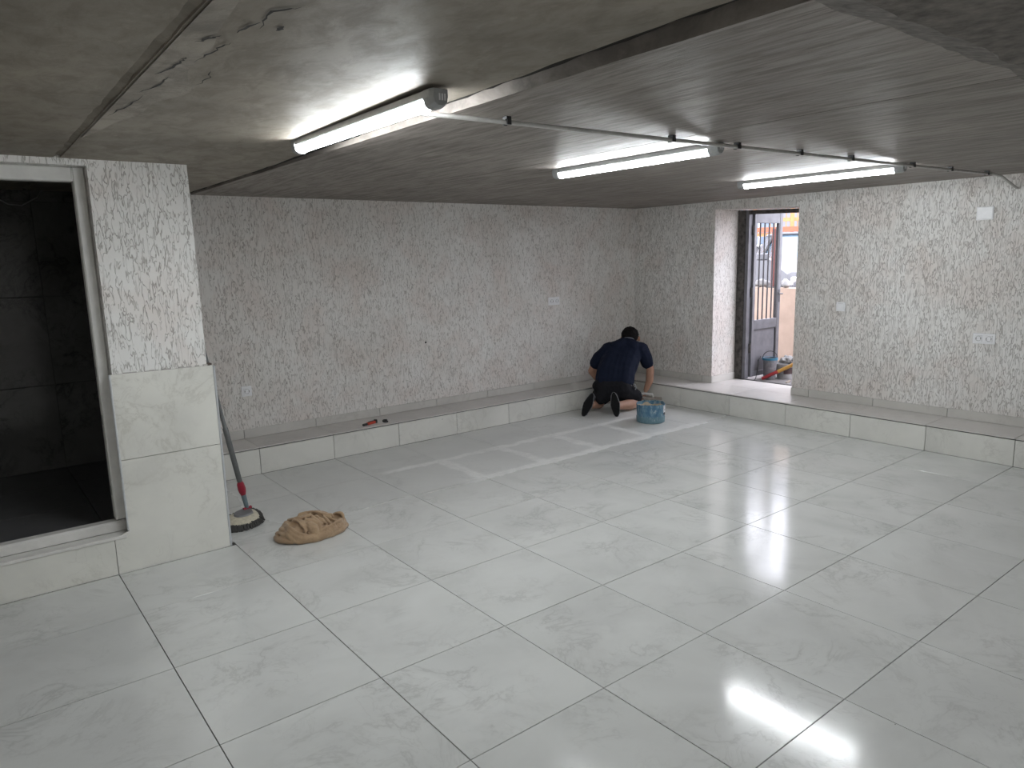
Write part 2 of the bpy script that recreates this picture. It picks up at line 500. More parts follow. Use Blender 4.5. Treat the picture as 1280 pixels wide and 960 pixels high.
# tiles on the pillar foot
TF = 0.013
def lpoly(poly, name):
    o = obj(name, prism([(x+1.0, z-0.3) for x, z in poly], 'y', -TF, 0), M_WTILE, wall_left, (-1.0, YP, 0.3))
    return o
lpoly([(-1.1985, 0.001), (-0.632, 0.001), (-0.632, 0.5985), (-1.128, 0.5985), (-1.128, 0.222), (-1.1985, 0.197)], 'tile')
lpoly([(-1.128, 0.6015), (-0.632, 0.6015), (-0.632, 1.040), (-1.128, 1.046)], 'tile')
for a, b in ((-1.8, -1.2), (-2.4, -1.8), (-3.0, -2.4)):
    piece('tile', a+G, b-G, YP-TF, YP, 0.001, 0.198, M_WTILE, wall_left)
for a, b in ((-2.62, -2.02), (-3.2, -2.62)):
    piece('tile', a+G, b-G, YP-TF, YP, 0.202, 0.62, M_WTILE, wall_left)
for a, b in ((YP, 2.4), (2.4, 3.0), (3.0, YB-0.02)):
    for z0, z1 in ((0.002, 0.5985), (0.6015, 1.036)):
        piece('tile', XS+0.012, XS+0.028, a+G, b-G, z0 if a < 2.9 else max(z0, ZL+0.001), z1, M_WTILE, wall_left)
piece('tile_backing', XS, XS+0.012, YP-TF+0.003, 3.04, 0.0, 1.034, M_GROUT, wall_left)
piece('corner_trim', -0.634, -0.622, YP-TF-0.003, YP-TF+0.012, 0.001, 1.040, M_TRIM, wall_left, 0.003)
piece('corner_trim', -1.137, -1.127, YP-TF-0.003, YP-TF+0.010, 0.225, 1.047, M_TRIM, wall_left, 0.003)
# crumbly mortar line where the plaster meets the tiles
bm = bmesh.new()
for k in range(22):
    x = -1.11 + k*0.0205
    B(x, x+0.021, YP-0.006-random.random()*0.006, YP, 1.036, 1.040+random.random()*0.010, bm=bm)
obj('mortar_edge', bm, M_CEMENT, wall_left)

# ------------------------------------------------------------------ door frame to the dark room
d2 = empty('door_2', (-1.118, 1.85, ZL), kind='structure')
def dpart(name, x0, x1, y0, y1, z0, z1, mat=M_FRAME, bev=0.006):
    bm = B(x0+1.118, x1+1.118, y0-1.85, y1-1.85, z0-ZL, z1-ZL, bev)
    return obj(name, bm, mat, d2, smooth=False)
dpart('jamb', -1.172, -1.120, 1.815, 1.885, 0.268, 2.062)
dpart('jamb', -2.02, -1.968, 1.815, 1.885, 0.268, 2.062)
dpart('head', -1.968, -1.172, 1.815, 1.885, 1.992, 2.061)
dpart('sill', -2.018, -1.122, 1.815, 1.885, 0.2, 0.262, bev=0.01)
dpart('threshold', -2.02, -1.142, 1.732, 1.815, 0.190, 0.207, bev=0.002)
for z in (0.40, 0.78, 1.03):
    dpart('hinge_plate', -1.1738, -1.1712, 1.835, 1.86, z, z+0.05, M_GREY, 0.001)

# the dark room behind it
dr = empty('dark_room', (-1.5, 3.45, 0.21), kind='structure')
dr.name = 'wall_dark_room'
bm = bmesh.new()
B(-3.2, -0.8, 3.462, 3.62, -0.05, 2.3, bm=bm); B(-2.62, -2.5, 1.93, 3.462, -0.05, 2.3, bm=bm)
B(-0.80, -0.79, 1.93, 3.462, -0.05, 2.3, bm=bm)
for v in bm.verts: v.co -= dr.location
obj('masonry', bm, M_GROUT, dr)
def drp(name, x0, x1, y0, y1, z0, z1, mat):
    o = piece(name, x0, x1, y0, y1, z0, z1, mat, dr); o.location -= dr.location; return o
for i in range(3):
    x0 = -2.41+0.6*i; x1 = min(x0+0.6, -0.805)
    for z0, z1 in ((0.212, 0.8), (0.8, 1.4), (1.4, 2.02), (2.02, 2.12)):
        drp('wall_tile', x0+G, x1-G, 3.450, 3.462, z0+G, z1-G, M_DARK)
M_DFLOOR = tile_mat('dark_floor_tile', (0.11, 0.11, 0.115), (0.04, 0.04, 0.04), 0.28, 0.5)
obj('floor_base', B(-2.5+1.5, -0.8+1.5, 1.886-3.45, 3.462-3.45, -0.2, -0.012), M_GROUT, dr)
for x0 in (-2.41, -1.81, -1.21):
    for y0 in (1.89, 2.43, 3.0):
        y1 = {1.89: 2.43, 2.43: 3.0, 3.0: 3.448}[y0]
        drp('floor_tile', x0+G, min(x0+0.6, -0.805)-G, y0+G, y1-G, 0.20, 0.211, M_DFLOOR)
wire = tube([(-1.50, 3.36, 2.12), (-1.45, 3.33, 2.06), (-1.34, 3.32, 1.99), (-1.27, 3.33, 1.985), (-1.18, 3.36, 2.04), (-1.12, 3.4, 2.12)], 0.004, 6)
tag(obj('electric_wire', wire, M_GREY), 'thin slack wire hanging from the ceiling inside the dark room', 'wire')

# ------------------------------------------------------------------ ceiling slabs
ceil = tag(obj('ceiling', B(XL-0.2, XO+0.3, YF-0.2, 3.62, 2.26, 2.45), M_JOINT), kind='structure')
def zA(y): return 2.092 + max(0.0, 1.75-y)*0.0115
def zB(y): return ZC
def slab(x0, x1, zf, mat, j0=0.0, j1=0.0, seed=0):
    rnd = random.Random(seed)
    n = 120
    bm = bmesh.new(); rows = []
    for i in range(n+1):
        y = YF + (3.6-YF)*i/n
        z = zf(y)
        a = x0 + (j0*(noise.noise((y*5, seed, 0)) + 0.6*noise.noise((y*17, seed, 3))) if j0 else 0)
        b = x1 + (j1*(noise.noise((y*5, seed+9, 0)) + 0.8*noise.noise((y*29, seed+9, 3))) if j1 else 0)
        rows.append([bm.verts.new(c) for c in ((a, y, z), (b, y, z), (b, y, 2.259), (a, y, 2.259))])
    for p, q in zip(rows, rows[1:]):
        for k in range(4): bm.faces.new((p[k], p[(k+1) % 4], q[(k+1) % 4], q[k]))
    bm.faces.new(rows[0][::-1]); bm.faces.new(rows[-1])
    return obj('concrete_slab', bm, mat, ceil)
slab(XL-0.1, -1.252, zA, M_CEIL2, 0, 0.014, 1)
slab(-1.222, -0.268, zA, M_CEIL2, 0.004, 0.010, 2)
slab(-0.222, 0.977, zB, M_CEIL, 0.003, 0, 3)
slab(0.983, 2.167, zB, M_CEIL, 0, 0.001, 4)
slab(2.173, 3.37, zB, M_CEIL, 0, 0, 5)
slab(3.376, XO+0.2, zB, M_CEIL, 0, 0, 6)
# mortar filling the wide joint, uneven, set back from the slab faces
def joint(x0, x1, zf, depth, mat, seed):
    bm = bmesh.new(); rows = []
    for i in range(161):
        y = YF + (3.55-YF)*i/160
        z = zf(y) + depth*(0.5+0.8*abs(noise.noise((y*6, seed, 1))))
        xm = (x0+x1)/2 + 0.006*noise.noise((y*8, seed, 2))
        rows.append([bm.verts.new(c) for c in ((x0, y, z), (xm, y, z+0.006), (x1, y, z-0.003), (x1, y, 2.26), (x0, y, 2.26))])
    for p, q in zip(rows, rows[1:]):
        for k in range(5): bm.faces.new((p[k], p[(k+1) % 5], q[(k+1) % 5], q[k]))
    bm.faces.new(rows[0][::-1]); bm.faces.new(rows[-1])
    return obj('joint_mortar', bm, mat, ceil)
joint(-1.275, -1.215, zA, 0.012, M_CEIL2, 11)
joint(-0.285, -0.226, zA, 0.022, M_JOINT, 12)
# patch of repair mortar beside the left joint, with its open cracks
bm = bmesh.new()
up_, lo_ = [], []
for i in range(61):
    y = -0.95 + 2.1*i/60
    w = max(0.0, math.sin(PI*i/60))*0.17*(0.7+0.5*noise.noise((y*3, 4, 4))) + 0.004
    up_.append(bm.verts.new((-1.216, y, zA(y)-0.0045))); lo_.append(bm.verts.new((-1.216+w, y, zA(y)-0.0004)))
for i in range(60): bm.faces.new((up_[i], lo_[i], lo_[i+1], up_[i+1]))
obj('repair_patch', bm, M_PATCH, ceil)
def crack(pts, w=0.006):
    bm = bmesh.new(); l, r = [], []
    P = []
    rr = random.Random(int(abs(pts[0][0]*1000)))
    for (ax, ay), (bx, by) in zip(pts, pts[1:]):
        for k in range(5):
            t = k/5; P.append((ax+(bx-ax)*t + rr.uniform(-.006, .006), ay+(by-ay)*t + rr.uniform(-.006, .006)))
    P.append(pts[-1])
    n = len(P)
    for i, (x, y) in enumerate(P):
        ww = w*math.sin(PI*(i+0.4)/(n-0.2))*rr.uniform(0.5, 1.2)
        z = zA(y)-0.0052
        l.append(bm.verts.new((x-ww*0.7, y-ww*0.5, z))); r.append(bm.verts.new((x+ww*0.7, y+ww*0.5, z)))
    for i in range(n-1): bm.faces.new((l[i], r[i], r[i+1], l[i+1]))
    obj('crack', bm, M_JOINT, ceil)
crack([(-1.205, 0.62), (-1.175, 0.44), (-1.165, 0.25)], 0.005)
crack([(-1.18, 0.22), (-1.15, 0.06), (-1.145, -0.02)], 0.006)
crack([(-1.185, -0.02), (-1.155, -0.18), (-1.16, -0.24)], 0.006)
crack([(-1.13, -0.20), (-1.115, -0.34), (-1.10, -0.42)], 0.005)
crack([(-1.17, -0.38), (-1.15, -0.43), (-1.135, -0.46)], 0.007)
crack([(-1.11, -0.50), (-1.09, -0.60)], 0.005)
crack([(-1.08, -0.56), (-1.09, -0.68), (-1.05, -0.74)], 0.006)
crack([(-1.06, 0.05), (-1.05, -0.06), (-1.07, -0.14)], 0.004)
crack([(-1.045, -0.565), (-1.035, -0.60)], 0.010)

# rough beam over the camera side of the room
bm = bmesh.new(); rows = []
for i in range(161):
    x = XL + (XR-XL)*i/160
    j = 0.03*noise.noise((x*3.3, 2, 0)) + 0.012*noise.noise((x*11, 5, 0))
    k = 0.02*noise.noise((x*4.3, 8, 0)) + 0.008*noise.noise((x*15, 5, 4))
    rows.append([bm.verts.new(c) for c in ((x, -1.44+k*0.5, 2.14), (x, -1.45+k, 2.086), (x, -1.56+k*0.6+j*0.4, 2.062+0.02*j), (x, -1.60+j, 2.025), (x, -2.30, 2.02), (x, -2.34, 2.14))])
for p, q in zip(rows, rows[1:]):
    for k in range(6): bm.faces.new((p[k], p[(k+1) % 6], q[(k+1) % 6], q[k]))
bm.faces.new(rows[0][::-1]); bm.faces.new(rows[-1])
beam = tag(obj('ceiling_beam', bm, M_ROUGH), kind='structure')

# ------------------------------------------------------------------ tube lights
M_EMIT, nt, b = new_mat('lit_diffuser')
b.inputs['Base Color'].default_value = (0.9, 0.9, 0.9, 1)
b.inputs['Emission Color'].default_value = (0.93, 0.97, 1.0, 1)
b.inputs['Emission Strength'].default_value = TUBE
M_HOUSE = plain('lamp_housing_grey', (0.34, 0.35, 0.35), 0.4)
def tube_light(x, y0, y1, zt, label, rz=0.0):
    """slim batten running along y, hung on the ceiling at height zt"""
    ln = y1-y0
    r = empty('tube_light', (x, y0, zt), rz, label, 'lamp', 'tube lights on the concrete ceiling')
    obj('housing', prism([(-0.026, -0.0005), (0.026, -0.0005), (0.029, -0.022), (0.024, -0.028), (-0.024, -0.028), (-0.029, -0.022)], 'y', 0.03, ln-0.03), M_HOUSE, r)
    prof = [(0.0255*math.cos(a), -0.0285-0.027*math.sin(a)) for a in [PI*k/12 for k in range(13)]]
    obj('diffuser', prism(prof, 'y', 0.055, ln-0.055), M_EMIT, r, smooth=True)
    for a, c, d in ((0.0, 0.055, 1), (ln-0.055, ln, -1)):
        pr = [(-0.031, -0.001), (0.031, -0.001), (0.033, -0.026), (0.027, -0.048), (0.012, -0.058), (-0.012, -0.058), (-0.027, -0.048), (-0.033, -0.026)]
        bm = bmesh.new()
        e0, e1 = (a, c) if d > 0 else (c, a)
        v0 = [bm.verts.new((px*0.82, e0, pz*0.86-0.001)) for px, pz in pr]
        v1 = [bm.verts.new((px, e0+(e1-e0)*0.35, pz)) for px, pz in pr]
        v2 = [bm.verts.new((px, e1, pz)) for px, pz in pr]
        n = len(pr)
        bm.faces.new(v0); bm.faces.new(v2[::-1])
        for u, w in ((v0, v1), (v1, v2)):
            for k in range(n): bm.faces.new((u[k], u[(k+1) % n], w[(k+1) % n], w[k]))
        cp = obj('end_cap', bm, M_HOUSE, r)
        if d > 0:
            for s in (-0.008, 0.002, 0.012):
                obj('slot', B(s, s+0.005, -0.0022, -0.0002, -0.036, -0.016), M_WHITE, cp)
    return r
tube_light(-0.425, -0.315, 0.865, zA(0.3)-0.004, 'lit tube light beside the slab joint, the one nearest the pillar')
tube_light(1.25, -0.150, 1.03, ZC, 'lit tube light in the middle, crossing below the conduit')
tube_light(3.02, -0.218, 0.965, ZC, 'lit tube light nearest the open doorway')
for lx, ll in ((-3.05, 'added unseen tube light behind the ceiling beam on the pillar side'), (-0.15, 'added unseen tube light behind the ceiling beam on the doorway side')):  # unseen lamps, added to brighten the far wall
    t = tube_light(lx, -3.2, -2.0, zA(-3.2)-0.001 if lx < -1 else ZC, ll, -PI/2)

# conduit with its clips
def cy(x): return -0.105 - 0.043*(x+0.34)
pts = [(x, cy(x), 2.07) for x in (-0.388, 0.2, 0.9, 1.6, 2.35, 3.1, 3.6, 4.15)]
cond = empty('conduit', (1.9, -0.2, 2.07), label='grey plastic conduit running across the ceiling past the tube lights', cat='conduit')
def off(pp, o): return [tuple(Vector(q)-o.location) for q in pp]
obj('pipe', tube(off(pts, cond), 0.0085, 10), M_CONDUIT, cond, smooth=True)
obj('pipe_end', tube(off([(4.13, -0.31, 2.072), (4.30, -0.32, 2.06), (4.545, -0.345, 1.985)], cond), 0.009, 10), M_CONDUIT, cond, smooth=True)
clip_me = None
for x in (-0.01, 0.884, 1.342, 1.855, 2.347, 3.045, 3.547, 4.10):
    if clip_me is None:
        bm = B(-0.011, 0.011, -0.014, 0.014, 0.006, 0.0195, 0.001)
        B(-0.009, 0.009, -0.016, -0.0095, -0.010, 0.008, bm=bm); B(-0.009, 0.009, 0.0095, 0.016, -0.010, 0.008, bm=bm)
        clip = obj('clip', bm, M_BLACK, cond, off([(x, cy(x), 2.07)], cond)[0]); clip_me = clip.data
    else: obj('clip', clip_me, None, cond, off([(x, cy(x), 2.07)], cond)[0])

# ------------------------------------------------------------------ sockets, switch, cover plate (local: plate faces -y)
def socket_insert(r, x, z):
    ins = obj('insert', B(x-0.024, x+0.024, -0.014, -0.008, z-0.024, z+0.024, 0.002), M_WHITE, r)
    ring = lathe([(0.0195, 0.0), (0.0195, 0.0025), (0.0175, 0.0025), (0.0165, -0.003), (0.0001, -0.003)], 20)
    cup = obj('cup', ring, M_CUP, ins, (x, -0.0142, z), (PI/2, 0, 0), smooth=True)
    bm = bmesh.new()
    for s in (-0.0095, 0.0095):
        tube([(x+s, -0.0120, z), (x+s, -0.0108, z)], 0.0026, 8, bm)
    B(x-0.0175, x-0.0135, -0.0165, -0.011, z-0.004, z+0.004, bm=bm); B(x+0.0135, x+0.0175, -0.0165, -0.011, z-0.004, z+0.004, bm=bm)
    obj('contact', bm, M_BLACK, ins)
M_CUP = plain('socket_cup', (0.40, 0.40, 0.40), 0.4, var=0.05)
def socket(n, loc, rz, label):
    r = empty('power_socket', loc, rz, label, 'socket', 'power sockets')
    w = 0.041 if n == 1 else 0.078
    obj('plate', B(-w, w, -0.009, 0, -0.041, 0.041, 0.003), M_WHITE, r)
    for k in range(n): socket_insert(r, (k-(n-1)/2)*0.071, 0)
    return r
socket(1, (0.05, YB, 0.59), 0, 'single white power socket low on the wall beside the pillar')
socket(2, (3.302, YB, 1.118), 0, 'double white power socket on the wall behind the kneeling person')
socket(2, (XR, -0.215, 0.866), -PI/2, 'double white power socket on the wall right of the doorway')
sw = empty('light_switch', (XR, 0.936, 1.072), -PI/2, 'square white light switch on the wall right of the doorway', 'switch')
obj('plate', B(-0.041, 0.041, -0.009, 0, -0.041, 0.041, 0.003), M_WHITE, sw)
rk = B(-0.028, 0.028, -0.013, -0.008, -0.028, 0.028, 0.002)
obj('rocker', rk, M_WHITE, sw, (0, 0, 0), (0.05, 0, 0))
cv = empty('cover_plate', (XR, -0.148, 1.818), -PI/2, 'blank white junction box cover high on the wall under the conduit', 'cover plate')
obj('plate', B(-0.058, 0.058, -0.008, 0, -0.050, 0.050, 0.003), M_WHITE, cv)
obj('lip', B(-0.052, 0.052, -0.0105, -0.007, -0.044, 0.044, 0.002), M_WHITE, cv)
# small rough scrap on the tile edge
bm = bmesh.new(); bmesh.ops.create_icosphere(bm, subdivisions=2, radius=0.016)
for v in bm.verts: v.co = Vector((v.co.x*1.5, v.co.y*0.6, max(-0.006, v.co.z*0.55*(1+0.6*noise.noise(v.co*90)))))
tag(obj('mortar_scrap', bm, plain('brown_scrap', (0.09, 0.07, 0.06), 0.9), None, (-0.645, 1.79, 1.042)), 'small dark brown scrap lying on the tile edge at the pillar', 'scrap')
tag(obj('wall_anchor', tube([(1.715, YB-0.004, 0.825), (1.715, YB+0.01, 0.825)], 0.009, 10), M_BLACK), 'small dark plug hole in the middle of the plaster wall', 'wall plug')

# ------------------------------------------------------------------ metal door in the doorway
M_DOOR = plain('worn_grey_door_paint', (0.12, 0.12, 0.132), 0.5, 0.1, 0.22, 8, 0.2)
M_RUST = plain('rusty_frame', (0.06, 0.055, 0.05), 0.7, 0.2, 0.7, 22, 0.6)
M_BAR = plain('dark_bars', (0.06, 0.06, 0.065), 0.5, 0.3)
d1 = empty('door_1', (5.03, 2.17, ZL), kind='structure')
def pd(name, x0, x1, y0, y1, z0, z1, mat=M_DOOR, bev=0.003, par=None):
    bm = B(x0-5.03, x1-5.03, y0-2.17, y1-2.17, z0-ZL, z1-ZL, bev)
    return obj(name, bm, mat, par or d1)
pd('stile', 5.035, 5.078, 2.15, 2.19, 0.235, 2.0)
pd('stile', 5.508, 5.560, 2.15, 2.19, 0.235, 2.0)
pd('rail', 5.078, 5.508, 2.152, 2.188, 1.872, 2.0)
pd('rail', 5.078, 5.508, 2.152, 2.188, 0.750, 0.848)
pd('rail', 5.078, 5.508, 2.152, 2.188, 0.235, 0.290)
pn = pd('panel', 5.078, 5.508, 2.164, 2.176, 0.290, 0.750)
pd('panel_bead', 5.49, 5.508, 2.150, 2.163, 0.290, 0.750, M_BAR, 0.001, pn)
pd('panel_bead', 5.078, 5.49, 2.150, 2.163, 0.738, 0.750, M_BAR, 0.001, pn)
for k in range(4):
    x = 5.165+0.083*k
    obj('bar', tube([(x-5.03, 0, 0.846-ZL), (x-5.03, 0, 1.874-ZL)], 0.008, 8), M_BAR, d1, smooth=True)
pd('bar', 5.486, 5.508, 2.153, 2.187, 0.848, 1.872, M_BAR)
# handle
hd = pd('lock_plate', 5.52, 5.55, 2.146, 2.151, 1.02, 1.16, M_BAR, 0.001)
obj('handle', tube([(0.505, -0.022, 0.90), (0.505, -0.06, 0.90), (0.43, -0.065, 0.905)], 0.008, 8), M_BAR, hd, smooth=True)
# steel frame
pd('door_frame', 4.955, 5.02, 2.215, 2.304, 0.219, 2.006, M_RUST, 0.004)
pd('frame_angle', 4.965, 5.03, 2.175, 2.2145, 0.219, 2.0, M_DOOR, 0.003)
pd('door_frame', 4.955, 5.02, 1.381, 1.44, 0.219, 1.975, M_RUST, 0.004)
bm = prism([(1.441-2.17, 1.938-ZL), (2.174-2.17, 1.962-ZL), (2.174-2.17, 2.003-ZL), (1.441-2.17, 1.976-ZL)], 'x', 4.955-5.03, 5.02-5.03)
obj('door_frame', bm, M_RUST, d1)
for z in (0.5, 1.1, 1.75):
    obj('hinge', tube([(0.0, -0.005, z-ZL), (0.0, -0.005, z+0.10-ZL)], 0.012, 8), M_RUST, d1, smooth=True)

# ------------------------------------------------------------------ outside
M_BEIGE = plain('beige_render', (0.38, 0.29, 0.228), 0.85, 0, 0.1, 5, 0.3)
M_ASPH = plain('asphalt', (0.09, 0.09, 0.09), 0.9)
tag(obj('ground_outside', B(XO+0.005, 6.3, -6, 9, 0.0, 0.2), plain('outside_concrete', (0.19, 0.18, 0.178), 0.9, 0, 0.3, 9, 0.4)), kind='structure')
tag(obj('wall_outside', B(6.3, 6.5, -6, 9, 0.0, 1.13), M_BEIGE), kind='structure')
tag(obj('street', B(6.5, 60, -30, 45, 0.2, 0.45), M_ASPH), kind='structure')
tag(obj('roof_slab', B(XL-0.2, XO+0.3, YF-0.2, 3.62, 2.45, 2.6), M_CEMENT), kind='structure')

M_GLASSC = plain('car_glass_pale', (0.05, 0.08, 0.105), 0.2, 0.0, 0.06, 3)
M_GLASSD = plain('car_glass_dark', (0.02, 0.022, 0.025), 0.05)
M_TYRE = plain('tyre', (0.02, 0.02, 0.02), 0.8)
M_HUB = plain('wheel_hub', (0.45, 0.45, 0.46), 0.35, 0.7)
def car(name, loc, rz, paint, lower, glass, label, scale=1.0):
    """front towards local -y, 1.74 wide, 4.3 long"""
    r = empty(name, loc, rz, label, 'car', 'cars parked in the street')
    r.scale = (scale,)*3
    def ring(y, w, z0, z1): return [(-w, y, z0), (w, y, z0), (w, y, z1), (w*0.93, y, z1+0.03), (-w*0.93, y, z1+0.03), (-w, y, z1)]
    secs = [(-2.12, 0.70, 0.34, 0.62), (-2.02, 0.80, 0.26, 0.78), (-1.2, 0.87, 0.24, 0.93), (-0.85, 0.87, 0.24, 0.98), (0.4, 0.87, 0.24, 0.99), (1.7, 0.87, 0.26, 0.99), (2.05, 0.83, 0.3, 0.95), (2.15, 0.76, 0.4, 0.8)]
    bm = bmesh.new()
    rr = [[bm.verts.new(c) for c in ring(*s)] for s in secs]
    bm.faces.new(rr[0]); bm.faces.new(rr[-1][::-1])
    for p, q in zip(rr, rr[1:]):
        for k in range(6): bm.faces.new((p[k], p[(k+1) % 6], q[(k+1) % 6], q[k]))
    obj('body', bm, paint, r, smooth=True)
    obj('lower_trim', B(-0.882, 0.882, -1.9, 1.9, 0.22, 0.62, 0.03), lower, r)
    # cabin glass and roof
    bm = bmesh.new()
    lo = [(-0.80, -0.95), (0.80, -0.95), (0.82, 1.75), (-0.82, 1.75)]
    hi = [(-0.60, -0.15), (0.60, -0.15), (0.62, 1.25), (-0.62, 1.25)]
    a = [bm.verts.new((x, y, 0.98)) for x, y in lo]; c = [bm.verts.new((x, y, 1.40)) for x, y in hi]
    bm.faces.new(a[::-1]); bm.faces.new(c)
    for k in range(4): bm.faces.new((a[k], a[(k+1) % 4], c[(k+1) % 4], c[k]))
    obj('windows', bm, glass, r)
    obj('roof', B(-0.64, 0.64, -0.17, 1.27, 1.39, 1.45, 0.025), paint, r)
    for s in (-1, 1):
        obj('pillar', tube([(s*0.80, -0.96, 0.99), (s*0.61, -0.16, 1.41)], 0.03, 6), paint, r)
        obj('pillar', tube([(s*0.815, 0.45, 0.99), (s*0.63, 0.45, 1.41)], 0.028, 6), M_BLACK, r)
        obj('mirror', B(s*0.98-0.09, s*0.98+0.09, -0.78, -0.66, 0.98, 1.10, 0.02), paint, r)
        obj('headlight', B(s*0.60-0.16, s*0.60+0.16, -2.10, -1.96, 0.60, 0.74, 0.02), M_HUB, r)
        for y in (-1.32, 1.33):
            w = tube([(s*0.70, y, 0.31), (s*0.90, y, 0.31)], 0.31, 20)
            wo = obj('wheel', w, M_TYRE, r, smooth=True)
            obj('hub', tube([(s*0.885, y, 0.31), (s*0.91, y, 0.31)], 0.19, 14), M_HUB, wo, smooth=True)
    obj('grille', B(-0.42, 0.42, -2.14, -2.0, 0.42, 0.66, 0.02), M_BLACK, r)
    obj('bumper', B(-0.74, 0.74, -2.17, -1.95, 0.30, 0.44, 0.03), lower, r)
    obj('number_plate', B(-0.26, 0.26, -2.185, -2.165, 0.36, 0.46, 0.004), M_WHITE, r)
    for s in (-0.3, 0.25):
        obj('wiper', tube([(s, -0.97, 1.02), (s+0.5, -0.80, 1.075)], 0.012, 6), M_BLACK, r)
    return r
M_SILV = plain('silver_paint', (0.09, 0.092, 0.10), 0.4, 0.0, 0.04)
M_SKYREFL = plain('sky_reflection_white', (0.20, 0.20, 0.20), 0.3, 0, 0.03)  # sky reflection on the grey car's upper body, painted in as white
M_DGREY = plain('dark_grey_body', (0.05, 0.05, 0.058), 0.6)
car('silver_car', (10.35, 4.45, 0.45), math.radians(-49), M_SILV, M_BLACK, M_GLASSC, 'silver car with pale windscreen right of the barred door leaf', 1.0)
car('grey_car', (13.4, 7.9, 0.45), math.radians(49), M_SKYREFL, M_DGREY, M_GLASSD, 'grey car with a painted white sky reflection and dark windows seen through the door bars', 0.88)

# building across the street
M_PALE = plain('pale_facade', (0.18, 0.18, 0.19), 0.8, 0, 0.05, 1.5)
M_PANE = plain('facade_glass', (0.12, 0.16, 0.21), 0.1)
M_ORANGE = plain('orange_paint', (0.36, 0.17, 0.06), 0.6, 0, 0.2, 4)
bl = empty('apartment_building', (26, 14, 0.45), math.radians(-52), 'pale building with windows across the street behind the cars', 'building')
obj('facade', B(-14, 14, 0, 5, 0, 9), M_PALE, bl)
for i in range(10):
    for j in range(2):
        x = -11.5+2.5*i; z = 1.3+3.0*j
        w = obj('window', B(x-0.7, x+0.7, -0.06, 0.1, z, z+1.5, 0.02), M_WHITE, bl)
        for s in (-0.33, 0.33):
            obj('pane', B(x+s-0.28, x+s+0.28, -0.08, -0.05, z+0.12, z+1.38), M_PANE, w)
# orange railing in front of it
rl = empty('orange_railing', (17.2, 9.0, 0.45), math.radians(-52), 'orange metal railing with posts beyond the silver car', 'railing')
for k in range(9):
    x = -4+k*1.0
    obj('post', B(x-0.05, x+0.05, -0.05, 0.05, 0, 2.9), M_ORANGE, rl)
for z in (1.55, 1.95, 2.65):
    obj('rail', B(-4.05, 4.05, -0.03, 0.03, z, z+0.10), M_ORANGE, rl)
for k in range(8):
    for q in range(6):
        obj('baluster', B(-4+k+0.14*(q+1)-0.012, -4+k+0.14*(q+1)+0.012, -0.012, 0.012, 1.65, 2.65), M_ORANGE, rl)
obj('banner', B(-1.2, 2.2, -0.075, -0.055, 1.66, 1.80), plain('red_banner', (0.30, 0.09, 0.045), 0.7), rl)

# things on and by the low wall
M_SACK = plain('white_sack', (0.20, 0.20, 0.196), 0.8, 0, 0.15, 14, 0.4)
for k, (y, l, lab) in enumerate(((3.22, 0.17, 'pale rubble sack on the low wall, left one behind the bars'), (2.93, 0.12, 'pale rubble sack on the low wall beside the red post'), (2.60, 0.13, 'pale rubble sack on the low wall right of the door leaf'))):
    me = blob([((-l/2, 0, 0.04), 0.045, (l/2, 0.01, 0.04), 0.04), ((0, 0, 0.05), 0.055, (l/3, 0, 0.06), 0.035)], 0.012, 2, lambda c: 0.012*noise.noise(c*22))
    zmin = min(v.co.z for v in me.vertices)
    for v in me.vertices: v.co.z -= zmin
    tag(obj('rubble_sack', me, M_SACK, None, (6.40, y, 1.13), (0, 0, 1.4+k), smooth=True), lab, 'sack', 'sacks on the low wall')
post = empty('red_post', (6.40, 2.76, 1.13), 0, 'rusty red post standing on the low wall behind the door bars', 'post')
obj('shaft', B(-0.03, 0.03, -0.03, 0.03, 0.012, 0.72, 0.004), plain('red_oxide', (0.10, 0.022, 0.016), 0.7), post)
obj('base_plate', B(-0.07, 0.07, -0.07, 0.07, 0, 0.012, 0.002), M_RUST, post)

# buckets, rag, broom on the ground outside the threshold
def bucket(name, loc, r0, r1, h, mat, label, rim=None, group=None):
    r = empty(name, loc, 0, label, 'bucket', group)
    obj('shell', lathe([(0.0001, 0), (r0, 0), (r1, h), (r1-0.005, h), (r0-0.005, 0.006), (0.0001, 0.006)], 28), mat, r, smooth=True)
    obj('rim', lathe([(r1-0.004, h-0.02), (r1+0.008, h-0.02), (r1+0.008, h+0.003), (r1-0.004, h+0.003), (r1-0.004, h-0.02)], 28), rim or mat, r, smooth=True)
    return r
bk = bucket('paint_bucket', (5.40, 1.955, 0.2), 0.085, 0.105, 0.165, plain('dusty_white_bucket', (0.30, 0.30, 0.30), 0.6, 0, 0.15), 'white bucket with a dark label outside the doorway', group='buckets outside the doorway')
lab = bmesh.new()
q = []
for k in range(9):
    a = math.radians(200+k*8)
    for z in (0.06, 0.13):
        rr_ = 0.0865+0.02*z/0.165+0.0005
        q.append(lab.verts.new((rr_*math.cos(a), rr_*math.sin(a), z)))
for k in range(8): lab.faces.new((q[2*k], q[2*k+2], q[2*k+3], q[2*k+1]))
obj('label_print', lab, plain('dark_label', (0.06, 0.035, 0.035), 0.6), bk)
gb = bucket('grey_bucket', (5.235, 2.045, 0.2), 0.062, 0.075, 0.235, plain('grey_dirty_bucket', (0.15, 0.145, 0.155), 0.7, 0, 0.25), 'grey bucket with a bright blue rim beside the metal door', plain('bright_blue', (0.02, 0.13, 0.21), 0.4), 'buckets outside the doorway')
obj('bail_handle', tube([(0.078*math.cos(a), 0.0, 0.235+0.075*math.sin(a)) for a in [PI*k/12 for k in range(13)]], 0.004, 6), M_BLACK, gb, rot=(0, 0, -0.7), smooth=True)
